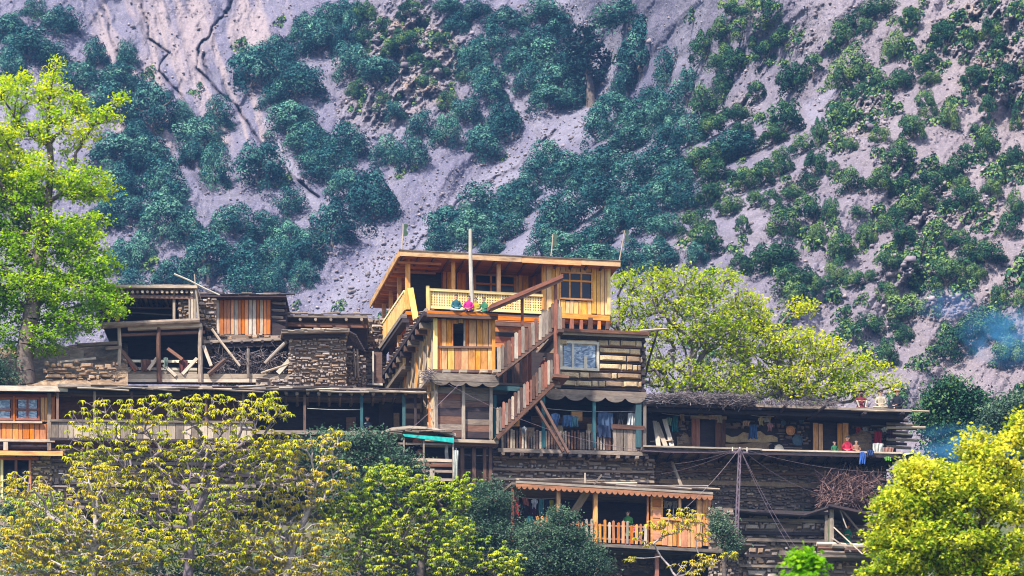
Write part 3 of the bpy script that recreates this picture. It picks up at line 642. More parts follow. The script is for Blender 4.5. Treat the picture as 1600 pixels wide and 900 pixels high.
def glass_mat():
    t = NT('glass_dark'); t.b.inputs['Roughness'].default_value = .2; t.b.inputs['Specular IOR Level'].default_value = .25
    n = t.noise(t.pos(), 3, 3, .6); t.l.new(t.mix(n, (.008,.008,.018), (.02,.022,.04)), t.b.inputs['Base Color']); MATS['glass_dark'] = t.m
    t = NT('plastic_sheet'); n = t.noise(t.mapping(t.pos(), (1.5, 1, 4), rot=(0, .6, 0)), 1.1, 4, .6, 2.5)
    c = t.ramp(n, [(.35, (.09,.13,.22)), (.52, (.22,.30,.42)), (.62, (.50,.58,.66)), (.7, (.14,.2,.3))]); t.bump(n, .6, .03); t.done(c, .35)
glass_mat()
def window(fr, parent, px0, py0, px1, py1, v, cols, frame, pane, transom=None, fw=2.5, extra=()):
    """a window of its own: frame bars and panes as sub-parts of the sash"""
    u0, w1 = fr.uw(px0, py0, v); u1, w0 = fr.uw(px1, py1, v); sc = S(fr.o.y+v); f = fw*sc; m = MB()
    m.fbox(fr, u0, u1, v-.05, v+.04, w1-f, w1, .5).fbox(fr, u0, u1, v-.05, v+.04, w0, w0+f, .5).fbox(fr, u0, u0+f, v-.048, v+.038, w0+f, w1-f, .3).fbox(fr, u1-f, u1, v-.048, v+.038, w0+f, w1-f, .3)
    tw = None
    if transom: tw = fr.uw(px0, transom, v)[1]; m.fbox(fr, u0+f, u1-f, v-.046, v+.036, tw-f*.5, tw+f*.5, .4)
    for c in cols: uc = fr.uw(c, py0, v)[0]; m.fbox(fr, uc-f*.5, uc+f*.5, v-.044, v+.034, w0+f, w1-f, .6)
    win = m.build('window', frame, parent); edges = [u0+f]+[fr.uw(c, py0, v)[0] for c in cols]+[u1-f]
    for a, b in zip(edges[:-1], edges[1:]):
        for (lo, hi) in ([(w0+f, w1-f)] if not tw else [(w0+f, tw-f*.5), (tw+f*.5, w1-f)]):
            MB().fbox(fr, a+f*.45, b-f*.45, v+.01, v+.02, lo, hi, .5).build('pane', pane, win)
    return win
def scatter_sticks(A0, ext, n, L, rad, seed, dirz=.3, out=None):
    r = np.random.default_rng(seed); c = np.array(A0)+r.uniform(-1, 1, (n, 3))*np.array(ext); d = r.normal(size=(n, 3))*np.array([1, .8, dirz]); d /= np.linalg.norm(d, axis=1, keepdims=True)
    l = L*r.uniform(.4, 1.1, n)[:, None]; mid = c+r.normal(0, .05, (n, 3)); a = c-d*l*.5; b = c+d*l*.5
    V1, F1 = tube_np(a, mid, np.full(n, rad), np.full(n, rad*.8), 4); V2, F2 = tube_np(mid, b, np.full(n, rad*.8), np.full(n, rad*.4), 4)
    return np.concatenate([V1, V2]), np.concatenate([F1, F2+len(V1)]), np.tile(np.repeat(r.uniform(0, 1, n), 4), 2)
def brush(name, label, A0, ext, n, L, rad, mat, seed=1, dirz=.3, cat='brushwood', kind='stuff'):
    V, F, v = scatter_sticks((0, 0, 0), ext, n, L, rad, seed, dirz)
    return tag(link(name, mesh_np(name, V, F, {'v': ('FACE', v)}, MATS[mat]), None, A0), label, cat, None, kind)

# ================================================================ MAIN HOUSE: log tower in front, timber house on its rear roof
M = Fr(680, -2, 11)
A3 = ['wood_fresh', 'wood_fresh', 'wood_honey', 'wood_orange', 'wood_fresh']
tower = thing('log_tower', M.pp(680, 690), 'narrow wooden tower with orange plank room above dark weathered boards', 'house')
# solid body, upper plank room
wallbox(M, tower, 682, 707, (500, 501), (578, 580), .06, .12, 'wood_dark', 'inner_wall'); wallbox(M, tower, 726, 772, (500, 501), (578, 580), .06, .12, 'wood_dark', 'inner_wall'); wallbox(M, tower, 707, 726, (542, 542), (578, 580), .06, .12, 'wood_dark', 'inner_wall'); wallbox(M, tower, 684, 772, (500, 501), (578, 580), 3, 3.2, 'wood_dark', 'inner_wall')
hole = (708, 724)
vplanks(M, tower, 680, 708, (499, 499), (541, 541), 0, 3, A3); vplanks(M, tower, 724, 773, (500, 501), (541, 542), 0, 5, A3)
vplanks(M, tower, 680, 773, (542, 543), (578, 580), -.01, 9, A3)
vplanks(M, tower, 708, 724, (500, 500), (505, 505), 0, 2, A3)
post(M, tower, 725.5, 500, 541, -.04, 2.5, 'wood_pale', 'window_jamb'); post(M, tower, 707, 500, 541, -.04, 2, 'wood_orange', 'window_jamb')
post(M, tower, 680, 498, 580, -.05, 6, 'wood_yellow', 'corner_post'); post(M, tower, 771, 500, 581, -.05, 5, 'wood_fresh', 'corner_post')
hbeam(M, tower, 683, 542, 770, 543, -.05, 3, 'wood_umber', 'rail', .06)
# roof with the children's ledge
rf = slab(M, tower, 668, 777, (486, 490), (492, 497), -.45, 6.8, 'wood_grey', 'roof')
for i, (ya, yb, hh, mm) in enumerate(((487.5, 492, 4.5, 'wood_orange'), (492.5, 497, 4.5, 'wood_umber'))): hbeam(M, tower, 667, ya, 778, yb, -.5-.03*i, hh, mm, 'eaves_board', .06)
# left side wall running back under a steep line of projecting beam ends
u0 = M.uw(680, 500)[0]; wT = M.uw(680, 497)[1]; wM = M.uw(680, 580)[1]; wB = M.uw(683, 684)[1]
SA, SB = M.side(680, 494, u0), M.side(603, 606, u0); vB = (SB-M.o).dot(M.V); vA = (SA-M.o).dot(M.V)
wlow = M.uw(680, 606)[1]
MB().prism([M.at(u0, .12, wlow), M.at(u0, .12, SA.z-.1), M.at(u0, vB, SB.z-.1), M.at(u0, vB, SB.z-1.4)], M.U*.35, .4).build('side_wall', 'mud_pale', tower)
def sd(f, dz=0.0, du=0.0): return M.at(u0+du, vA+(vB-vA)*f, SA.z+(SB.z-SA.z)*f+dz)
for i in range(13):
    f = (i+.5)/13; p = sd(f, -.15, -.03); q = M.at(u0-.03, vA+(vB-vA)*f, wlow-.02*i-1.0*f); beam('side_post', tower, ['wood_pale', 'wood_fresh', 'wood_grey'][i % 3], q, p, .12, .12)
for i in range(6):
    f = .02+i*.15; beam('side_strip', tower, ['wood_pale', 'mud_pale'][i % 2], sd(f, -.5, -.05), M.at(u0-.05, vA+(vB-vA)*min(1, f+.28), wlow-.2-.8*f), .09, .07)
for i in range(13):
    f = (i+.6)/13; MB().fbox(M, u0-.62, u0+.1, vA+(vB-vA)*f, vA+(vB-vA)*f+.3, sd(f).z-.42, sd(f).z-.16).build('beam_end', ['wood_grey', 'wood_umber', 'wood_dark'][i % 3], tower)
beam('eaves_board', tower, 'wood_dark', sd(-.03, .0, -.4), sd(1.0, .0, -.4), .5, .2); beam('eaves_board', tower, 'wood_grey', sd(-.03, .16, -.5), sd(1.0, .16, -.5), .16, .16)
for i in range(44):
    f = i/44.; A = sd(f, .14, -.75+random.uniform(-.1, .1)); log('roof_stick', tower, ['wood_grey', 'wood_dark'][i % 2], A, A+M.U*random.uniform(.4, .8)+Vector((0, 0, random.uniform(-.05, .2))), .05)
# ledge between the storeys
slab(M, tower, 672, 779, (583, 586), (588, 592), -.5, 5, 'wood_grey', 'ledge')
hbeam(M, tower, 676, 579, 772, 581, -.12, 4, 'wood_umber', 'beam'); hbeam(M, tower, 674, 588, 780, 592, -.55, 12, 'wood_grey', 'ledge_board', .05)
for x in (690, 716, 748, 768): MB().fbox(M, M.uw(x, 580)[0], M.uw(x, 580)[0]+.35, -.5, .2, M.uw(x, 585)[1], M.uw(x, 580.5)[1]).build('bracket', 'wood_pale', tower)
fringe(M, tower, 676, 780, 594, 598, 2, 5.5, -.56, 4, 'wood_grey')
# lower storey
wallbox(M, tower, 686, 766, (596, 598), (684, 686), .07, .6, 'wood_dark', 'inner_wall')
hplanks(M, tower, 684, 722, (604, 605), (683, 684), 0, 7, ['wood_umber', 'wood_dark', 'wood_umber', 'wood_grey']); hplanks(M, tower, 726, 766, (605, 606), (684, 685), 0, 8, ['wood_umber', 'wood_dark', 'wood_grey'])
for x, w in ((682, 4), (724, 5), (767, 5)): post(M, tower, x, 600, 686, -.06, w, 'wood_pale' if x == 724 else 'wood_grey')
uS = M.uw(683, 640)[0]; MB().fbox(M, uS-.02, uS+.3, 0.1, 5.2, wB, wM-.2, .4).build('side_wall', 'mud_pale', tower)
for i in range(4): MB().fbox(M, uS-.08, uS+.04, .15+i*1.6, .4+i*1.6, wB, wM-.2).build('side_post', ['wood_pale', 'wood_orange'][i % 2], tower)
for i in range(12):
    v = .4+i*.38; beam('side_strip', tower, 'wood_pale', M.at(uS-.05, v, wB+.2+(i % 3)*.7), M.at(uS-.05, v+1.0, wB+.9+(i % 3)*.7), .05, .1, side=M.U)
slab(M, tower, 664, 779, (684, 688), (689, 693), -.55, .8, 'wood_pale', 'platform'); hbeam(M, tower, 660, 693, 778, 696, -.3, 5, 'wood_umber')
for x in (722, 740, 757, 766): post(M, tower, x, 694, 760, .1, 4+x % 3, 'wood_umber', 'strut')
hplanks(M, tower, 714, 770, (700, 701), (764, 765), .6, 6, ['wood_dark', 'wood_umber'])
brush('roof_twigs', 'dry twigs sticking out at the tower ledge corner', M.at(u0-.35, -.2, wM-.3), (.25, .5, .25), 70, .7, .018, 'brush_grey', 5)

# ---- timber house
H = M; VH = 7.0; house = thing('timber_house', M.pp(760, 500, VH), 'new orange timber house with yellow lattice balcony and flat roof', 'house')
def hp(px, py, v=VH): return M.pp(px, py, v)
roof_u0, wR = M.uw(625, 393, VH-.8); roof_u1, wR1 = M.uw(968, 411, VH-.8); wRa = (wR+wR1)/2+.02
slopeb = -.04
m = MB(); c = [M.at(u, v, w) for u in (roof_u0, roof_u1) for v, w in ((VH-.8, wRa-.16), (VH+8.3, wRa-.16-.35), (VH+8.3, wRa-.35), (VH-.8, wRa))]; m.hexa(c).build('roof', 'wood_orange', house)
for i, (fa, fb) in enumerate(((0, .31), (.31, .55), (.55, .82), (.82, 1))): MB().fbox(M, roof_u0-.03+(roof_u1-roof_u0+.06)*fa+.01, roof_u0-.03+(roof_u1-roof_u0+.06)*fb, VH-.88-.01*(i % 2), VH-.81, wRa-.23-.02*(i % 3), wRa+.03-.015*(i % 2)).build('fascia_board', ['wood_fascia', 'wood_fresh'][i == 2], house)
MB().fbox(M, roof_u0-.06, roof_u1+.06, VH-.92, VH-.8, wRa+.03, wRa+.075).build('roof_edge', 'wood_grey', house)
c = [M.at(roof_u0-.08, v, w) for v, w in ((VH-.8, wRa-.26), (VH-.8, wRa+.04), )]+[M.at(roof_u0-.02, v, w) for v, w in ((VH-.8, wRa+.04), (VH-.8, wRa-.26))]
c2 = [p+M.V*9.2-Vector((0, 0, .36)) for p in c]; MB().hexa(c+c2).build('fascia', 'wood_fascia', house)
for i in range(14):
    u = roof_u0+.15+i*.78
    if u < roof_u1-.2: MB().fbox(M, u, u+.09, VH-.75, VH+8, wRa-.3, wRa-.175).build('rafter', 'wood_umber', house)
for i in range(11): MB().fbox(M, roof_u0+.02, roof_u0+2.2, VH-.2+i*.8, VH-.1+i*.8, wRa-.42-.03*i, wRa-.32-.03*i).build('soffit_batten', 'wood_orange', house)
MB().fbox(M, roof_u0+.3, roof_u1-.1, VH-.82, VH+8, wRa+.02, wRa+.07).build('roof_cover', 'mud_plaster', house)
# levels
wF = M.uw(670, 487, VH)[1]                       # balcony floor
wTop = wRa-.3; uL = M.uw(637, 420, VH)[0]; uRm = M.uw(848, 440, VH)[0]; uR = M.uw(953, 440, VH)[0]; D8 = VH+7.6
MB().fbox(M, uL-.1, uR+.05, VH-.08, D8, wF-.22, wF-.04).build('floor', 'wood_orange', house)
hbeam(M, house, 665, 489, 870, 497, VH-.12, 4, 'wood_umber', 'floor_beam'); 
hbeam(M, house, 872, 493, 952, 498, VH-.2, 8, 'wood_fresh', 'floor_beam', .2)
# rear veranda wall
VW = VH+1.7
vplanks(M, house, 692, 846, (402, 408), (478, 485), VW, 22, ['wood_orange', 'wood_orange', 'wood_red', 'wood_fresh'])
MB().fbox(M, M.uw(640, 430, VW+.2)[0], M.uw(850, 430, VW+.2)[0], VW+.1, VW+.2, wF, wTop).build('inner_wall', 'wood_dark', house)
window(M, house, 740, 427, 806, 478, VW-.05, (767, 776), 'wood_orange', 'glass_dark', 443, 3)
MB().fbox(M, M.uw(690, 430, VW)[0], M.uw(690, 430, VW)[0]+.1, VW, D8, wF, wTop).build('side_wall', 'wood_red', house)
for x in (637, 708, 779): post(M, house, x, 405, 484, VH+.02, 7 if x == 637 else 6, 'wood_fresh', 'veranda_post'); post(M, house, x, 404, 409, VH+.02, 14, 'wood_orange', 'capital', .18)
hbeam(M, house, 632, 401, 846, 412, VH, 6, 'wood_orange', 'lintel')
for i, v in enumerate((2.6, 5.2, 7.4)): MB().fbox(M, uL-.08, uL+.12, VH+v, VH+v+.2, wF-.1, wTop-.1).build('veranda_post', 'wood_fresh', house)
# room on the right
vplanks(M, house, 846, 876, (410, 411), (489, 490), VH-.05, 4, ['wood_honey']); vplanks(M, house, 924, 953, (413, 414), (490, 492), VH-.05, 4, ['wood_honey'])
vplanks(M, house, 876, 924, (470, 471), (490, 491), VH-.05, 7, ['wood_honey']); vplanks(M, house, 876, 924, (411, 413), (424, 425), VH-.05, 6, ['wood_honey'])
window(M, house, 874, 424, 926, 470, VH-.08, (890, 908), 'wood_fresh', 'glass_dark', 438, 2.6)
MB().fbox(M, uRm+.05, uR-.05, VH+.05, VH+.15, wF, wTop-.03).build('inner_wall', 'wood_dark', house)
MB().fbox(M, uRm, uRm+.1, VH, VW, wF, wTop).build('side_wall', 'wood_red', house)
MB().fbox(M, uR-.06, uR+.02, VH, D8, wF-.1, wTop).build('side_wall', 'wood_honey', house)
MB().fbox(M, uL+.3, uR, D8-.1, D8, wF-3, wTop).build('rear_wall', 'wood_umber', house)
post(M, house, 951, 413, 492, VH-.1, 5, 'wood_yellow', 'corner_post'); post(M, house, 848, 410, 488, VH-.09, 4, 'wood_fresh', 'corner_post')
# lattice balcony rail
def lattice(px0, px1, t0, t1, b0, b1, v, nx, nyy, plane=None):
    m = MB(); f = (lambda x, y: M.pp(x, y, v))
    for i in range(nx+1): g = i/nx; x = px0+(px1-px0)*g; m.beam(f(x, b0+(b1-b0)*g), f(x, t0+(t1-t0)*g), .065, .02, side=M.U)
    for j in range(nyy+1): g = (j+.001)/nyy; m.beam(f(px0, t0+(b0-t0)*g)+M.V*.012, f(px1, t1+(b1-t1)*g)+M.V*.012, .02, .06, side=M.V)
    return m.build('lattice_panel', 'wood_yellow', house)
lattice(673, 847, 454, 464, 478, 487, VH-.1, 44, 6)
hbeam(M, house, 670, 452.5, 848, 462, VH-.12, 4, 'wood_yellow', 'handrail', .12); hbeam(M, house, 672, 480, 848, 489, VH-.12, 4, 'wood_yellow', 'bottom_rail', .1)
post(M, house, 669, 447, 487, VH-.14, 5, 'wood_yellow', 'newel_post', lean=-1)
# left side balustrades (upper and lower)
def siderail(w0, w1, va, vb, mat='wood_yellow'):
    MB().fbox(M, uL-.16, uL-.08, VH+va, VH+vb, w0+.1, w1-.06).build('balustrade', mat, house)
    MB().fbox(M, uL-.2, uL-.04, VH+va, VH+vb, w1-.06, w1+.04).build('handrail', mat, house)
    for i in range(int((vb-va)/.42)): MB().fbox(M, uL-.18, uL-.155, VH+va+i*.42, VH+va+i*.42+.05, w0+.1, w1-.06).build('batten', 'wood_fresh', house)
siderail(wF-.05, wF+1.0, .1, 7.5)
MB().fbox(M, uL-.35, uL-.05, VH-.1, D8, wF-.4, wF-.2).build('floor_beam', 'wood_grey', house); MB().fbox(M, uL-.3, uL+.05, VH-.1, D8, wF-.62, wF-.42).build('floor_beam', 'wood_dark', house)
beam('stair_board', house, 'wood_yellow', hp(641, 450, VH-.15), hp(652, 512, VH-.15), .3, .05, side=M.U)
wF2 = M.uw(640, 570, VH)[1]
siderail(wF2-.05, wF2+.95, .1, 7.5)
MB().fbox(M, uL-.3, uR-.5, VH-.05, D8, wF2-.25, wF2-.06).build('floor', 'wood_grey', house)
for i, v in enumerate((0, 2.6, 5.2, 7.4)): MB().fbox(M, uL-.08, uL+.14, VH+v, VH+v+.2, wF2-.1, wF-.5).build('veranda_post', ['wood_umber', 'wood_fresh'][i % 2], house)
MB().fbox(M, uL+1.5, uL+1.6, VH+.2, D8, wF2, wF-.4).build('side_wall', 'wood_dark', house)
MB().fbox(M, uL+.2, uL+1.5, D8-.2, D8-.12, wF2, wF2+1.9).build('rear_wall', 'wood_orange', house)
# wall below the balcony, seen between tower and stair
hplanks(M, house, 770, 872, (494, 499), (550, 553), VH-1.2, 7, ['wood_umber', 'wood_red', 'wood_dark', 'wood_orange'])
hbeam(M, house, 772, 506, 872, 511, VH-1.5, 6, 'wood_umber'); hbeam(M, house, 772, 497, 850, 500, VH-1.4, 6, 'wood_orange')
# under the right room: short posts and logs
for x in (880, 893, 908, 922, 936, 949): post(M, house, x, 497, 515, VH-.2, 5+x % 4, ['wood_orange', 'wood_umber', 'wood_red'][x % 3], 'stub_post')
wallbox(M, house, 872, 952, (499, 503), (530, 531), VH+.3, VH+.6, 'shade_dark')
# poles and flags
pole = thing('white_pole', M.pp(738, 484, -.2), 'tall whitewashed pole rising behind the seated children', 'pole'); log('pole_shaft', pole, 'wood_white', M.pp(738, 484, -.2), M.pp(735, 358, -.2), .11, .085)
def flagpole(px, b, t_, lean, lab, col, v=VH):
    o = thing('roof_flag', M.pp(px, b, v), lab, 'flag'); log('staff', o, 'wood_pale', M.pp(px, b, v), M.pp(px+lean, t_, v), .035)
    A = M.pp(px+lean, t_, v); m = MB(); n = 6
    for i in range(n): m.hexa([A+Vector((0.02+.03*math.sin(i), -.01, -.1*i)), A+Vector((0.2+.05*math.sin(i*1.7), -.01, -.1*i)), A+Vector((0.2+.05*math.sin(i*1.7), .01, -.1*i)), A+Vector((0.02+.03*math.sin(i), .01, -.1*i))]+
                             [A+Vector((0.02+.03*math.sin(i+1), -.01, -.1*i-.1)), A+Vector((0.2+.05*math.sin(i*1.7+1.7), -.01, -.1*i-.1)), A+Vector((0.2+.05*math.sin(i*1.7+1.7), .01, -.1*i-.1)), A+Vector((0.02+.03*math.sin(i+1), .01, -.1*i-.1))])
    m.build('flag_cloth', cloth(col), o)
flagpole(628, 393, 350, 2, 'small dark flag on the left corner of the timber roof', (.05,.09,.06)); flagpole(861, 400, 366, 3, 'thin stick flag on the middle of the timber roof', (.06,.1,.08))
flagpole(967, 411, 360, 9, 'tall leaning flag at the right corner of the timber roof', (.04,.08,.07)); 

# ================================================================ STAIRS with picket rails
st = thing('outdoor_stairs', M.pp(780, 690, -1.4), 'two flight wooden outdoor stair with rough picket railings', 'stairs')
vs = -1.0
PM = ['wood_umber', 'wood_red', 'wood_umber', 'wood_grey', 'wood_grey', 'wood_pale']
hbeam(M, st, 776, 587, 872, 512, vs, 6, 'wood_umber', 'stringer', .08); hbeam(M, st, 776, 684, 876, 588, vs-.3, 7, 'wood_umber', 'stringer', .08)
hbeam(M, st, 776, 587, 872, 512, vs+.9, 6, 'wood_dark', 'stringer', .08); hbeam(M, st, 776, 684, 876, 588, vs+.6, 6, 'wood_dark', 'stringer', .08)
pickets(M, st, (777, 583), (873, 508), 40, vs-.06, 18, 5.4, PM); pickets(M, st, (775, 680), (874, 585), 38, vs-.36, 21, 4.7, PM)
hbeam(M, st, 776, 560, 872, 488, vs-.02, 2.5, 'wood_umber', 'rail', .05); hbeam(M, st, 775, 660, 874, 566, vs-.32, 2.5, 'wood_grey', 'rail', .05)
for i in range(12): f = (i+.5)/12; a = M.pp(776+96*f, 588-75*f, vs+.03); b = M.pp(776+100*f, 686-96*f, vs-.27); beam('tread', st, 'wood_grey', a, a+M.V*.85, .26, .04, side=M.U); beam('tread', st, 'wood_grey', b, b+M.V*.85, .26, .04, side=M.U)
hbeam(M, st, 868, 522, 876, 523, vs+.1, 5, 'wood_umber', 'landing', 1.6); hbeam(M, st, 860, 592, 884, 594, vs-.1, 5, 'wood_umber', 'landing', 1.6)
post(M, st, 868, 440, 592, vs-.1, 5, 'wood_red', 'tall_post'); post(M, st, 873, 512, 600, vs+.1, 4, 'wood_pale', 'tall_post'); post(M, st, 816, 466, 508, vs, 4, 'wood_red', 'tall_post'); pickets(M, st, (862, 512), (877, 515), 38, vs-.12, 4, 5, PM)
aw = MB(); a, b = M.pp(767, 482, vs-.5), M.pp(880, 434, vs-.5); aw.hexa([a, a+M.V*1.5+Vector((0,0,.12)), a+M.V*1.5+Vector((0,0,.3)), a+Vector((0,0,.2)), b, b+M.V*1.5+Vector((0,0,.12)), b+M.V*1.5+Vector((0,0,.3)), b+Vector((0,0,.2))]).build('awning', 'wood_red', st)
hbeam(M, st, 767, 484, 879, 437, vs-.4, 5, 'wood_umber', 'awning_beam', .1)
for p0, p1 in (((842, 622), (888, 708)), ((836, 634), (880, 706))): beam('brace', st, 'wood_umber', M.pp(*p0, vs-.2), M.pp(*p1, vs-.8), .12, .14, side=M.U)
# doorway behind the stair
dw = thing('stair_doorway', M.pp(820, 600, 2), 'dark doorway with red boards behind the stair', 'doorway')
wallbox(M, dw, 774, 874, (548, 552), (600, 604), 2.2, 2.4, 'wood_dark'); vplanks(M, dw, 778, 812, (552, 553), (600, 602), 1.5, 5, ['wood_umber', 'wood_dark', 'wood_red']); vplanks(M, dw, 816, 831, (548, 549), (598, 599), .6, 2, ['wood_red'])
post(M, dw, 853, 552, 600, .8, 4, 'wood_umber'); hbeam(M, dw, 776, 600, 876, 604, 1.0, 4, 'wood_grey')

# ================================================================ LOG HOUSE right of the stair
Lh = thing('log_house', M.pp(940, 606, 1), 'weathered log and mud house with white framed plastic window', 'house'); VL = 1.4
wallbox(M, Lh, 872, 1006, (520, 527), (607, 612), VL+.08, VL+4.5, 'mud_plaster', 'wall_core')
slab(M, Lh, 868, 1013, (513, 518), (518, 524), VL-.5, VL+5, 'wood_grey', 'roof'); hbeam(M, Lh, 867, 515, 1014, 521, VL-.55, 5, 'wood_umber', 'eaves_board', .06); hbeam(M, Lh, 869, 520, 1012, 526, VL-.35, 5, 'wood_pale', 'eaves_board', .06)
log('roof_pole', Lh, 'wood_pale', M.pp(1000, 517, VL-.4), M.pp(1042, 514, VL-.4), .07); log('roof_pole', Lh, 'wood_dark', M.pp(1028, 514, VL-.2), M.pp(1008, 590, VL+.2), .06)
rowsy = [528, 541, 553, 566, 579, 592, 605]
for i, y in enumerate(rowsy):
    xa = 872 if not (533 < y < 580) else 936; hbeam(M, Lh, xa, y-(0 if xa > 900 else 0), 1009, y+6*(1 if xa < 900 else .5), VL-.0, 2.2, ['wood_dark', 'wood_umber', 'wood_dark'][i % 3], 'log_beam', .16)
for y in rowsy[:-1]: stonewall(M, Lh, 937 if 536 < y+7 < 580 else 874, 1002, (y+1.6, y+4.0), (y+12.2, y+14.6), VL-.1, 20, 30, ['mud_pale', 'mud_pale', 'mud_plaster'], 'chinking_block', 'chinking', 290, th=.12, backing=False, even=True)
for y in rowsy: MB().fbox(M, M.uw(1006, y+5, VL)[0]-.14, M.uw(1006, y+5, VL)[0]+.02, VL-.25, VL+4.5, M.uw(1006, y+9, VL)[1], M.uw(1006, y+4, VL)[1]).build('log_end', 'wood_dark', Lh)
post(M, Lh, 1004, 523, 610, VL-.06, 3, 'wood_dark', 'corner_post')
window(M, Lh, 875, 532, 936, 580, VL-.12, (895,), 'wood_white', 'plastic_sheet', None, 4); post(M, Lh, 915, 557, 577, VL-.14, 5, 'wood_white', 'sash_bar', .03); hbeam(M, Lh, 878, 574, 888, 574.5, VL-.14, 5, 'wood_white', 'sill_block', .03)
# veranda underneath
vr = thing('laundry_veranda', M.pp(900, 706, .5), 'shaded lower veranda with teal posts and a row of grey pickets', 'veranda')
slab(M, vr, 800, 1008, (606, 613), (609, 616), VL-.9, VL+3, 'wood_dark', 'roof'); hbeam(M, vr, 850, 611, 1010, 617, VL-.95, 8, 'wood_grey', 'eaves_board', .05)
fringe(M, vr, 852, 1008, 614, 621, 3, 7, VL-.98, 5, 'wood_grey'); hbeam(M, vr, 768, 606, 812, 608, VL-.9, 7, 'wood_teal', 'eaves_board', .08)
for x, m_ in ((773, 'wood_teal'), (849, 'wood_teal'), (928, 'wood_teal'), (997, 'wood_teal'), (1007, 'wood_grey')): post(M, vr, x, 618, 700, VL-.8, 5 if x != 997 else 9, m_)
wallbox(M, vr, 770, 1010, (616, 620), (702, 706), VL+2.0, VL+2.3, 'wood_dark', 'rear_wall')
hplanks(M, vr, 830, 960, (650, 652), (700, 702), VL+1.9, 5, ['wood_dark', 'wood_umber'])
for x0, x1, y0, m_ in ((858, 880, 665, 'mud_pale'), (893, 910, 643, 'wood_fresh'), (918, 932, 662, 'mud_pale'), (790, 812, 652, 'wood_fresh'), (812, 835, 668, 'mud_plaster')): wallbox(M, vr, x0, x1, (y0, y0), (y0+14, y0+14), VL+.2, VL+.4, m_, 'shelf_panel')
pickets(M, vr, (783, 700), (955, 703), 30, VL-.85, 38, 3.2, ['wood_grey', 'wood_grey', 'wood_pale', 'wood_umber'], pointed=False, jt=.08); hbeam(M, vr, 783, 690, 955, 694, VL-.8, 2, 'wood_dark', 'rail', .05)
vplanks(M, vr, 957, 1005, (668, 670), (704, 705), VL-.85, 6, ['wood_umber', 'wood_grey']); hbeam(M, vr, 955, 666, 1007, 669, VL-.92, 7, 'wood_umber', 'rail', .05)
slab(M, vr, 778, 1012, (700, 706), (706, 712), VL-1.05, VL+3, 'wood_grey', 'floor'); hbeam(M, vr, 768, 706, 1015, 712, VL-.9, 4, 'wood_dark')
for i in range(16): x = 785+i*15; MB().fbox(M, M.uw(x, 707)[0], M.uw(x, 707)[0]+.16, VL-1.2, VL, M.uw(x, 712+i*.4, VL-1)[1], M.uw(x, 708+i*.4, VL-1)[1]).build('joist', ['wood_grey', 'wood_dark'][i % 2], vr)
# stone and beam wall below
bw = thing('beam_laced_wall', M.pp(890, 756, .8), 'grey stone wall laced with timber beams below the picket veranda', 'wall')
stonewall(M, bw, 764, 1022, (714, 720), (762, 770), VL-.35, 11, 5.5, ['stone_grey', 'stone_brown', 'stone_grey'], cap=290, holes=[(793, 716, 808, 724), (836, 716, 852, 724), (925, 716, 950, 722)])
for y, m_ in ((714, 'wood_grey'), (733, 'wood_grey'), (748, 'wood_pale')): hbeam(M, bw, 762, y, 1022, y+5, VL-.5, 3.5, m_, 'lacing_beam', .12)
t = NT('bank_soil'); p_ = t.pos(); n_ = t.noise(p_, 1.1, 7, .7, .5); c_ = t.ramp(n_, [(.3, (.07,.05,.035)), (.5, (.22,.15,.10)), (.68, (.42,.31,.21))]); t.bump(n_, 1.0, .25); t.done(c_, .95)
# ================================================================ RIGHT VERANDA HOUSE
R_ = Fr(1008, 1.2, 8); rv = thing('veranda_house', R_.pp(1200, 712), 'long low stone house with shaded veranda and flat brush covered roof', 'house')
slab(R_, rv, 1010, 1422, (628, 641), (633, 646), -.7, 5, 'wood_dark', 'roof'); hbeam(R_, rv, 1180, 634, 1424, 642, -.75, 4, 'wood_grey', 'eaves_log', .12); hbeam(R_, rv, 1010, 632, 1190, 638, -.72, 5, 'wood_dark', 'eaves_log', .12)
hbeam(R_, rv, 1012, 640, 1412, 652, -.3, 6, 'wood_dark', 'ceiling_beam', .2)
log('roof_pole', rv, 'wood_pale', R_.pp(1330, 640, -.75), R_.pp(1452, 643, -.75), .06)
for i, (a, b) in enumerate((((1160, 643), (1181, 625)), ((1212, 652), (1228, 633)), ((1262, 655), (1290, 635)), ((1342, 652), (1352, 645)), ((1400, 652), (1412, 645)))): log('brace_pole', rv, 'wood_dark', R_.pp(*a, .2), R_.pp(*b, -1.2), .09)
for i in range(9): y = 650+i*6; log('corner_log', rv, ['wood_grey', 'wood_dark'][i % 2], R_.pp(1385, y, 1.2), R_.pp(1412+(i*7) % 22, y+2, 1.0), .09)
log('roof_pole', rv, 'wood_pale', R_.pp(1385, 668, .6), R_.pp(1446, 668, .3), .07); log('roof_pole', rv, 'wood_pale', R_.pp(1395, 677, .6), R_.pp(1423, 679, .3), .04)
wallbox(R_, rv, 1010, 1400, (640, 652), (703, 712), 1.7, 2.0, 'shade_dark', 'rear_wall')
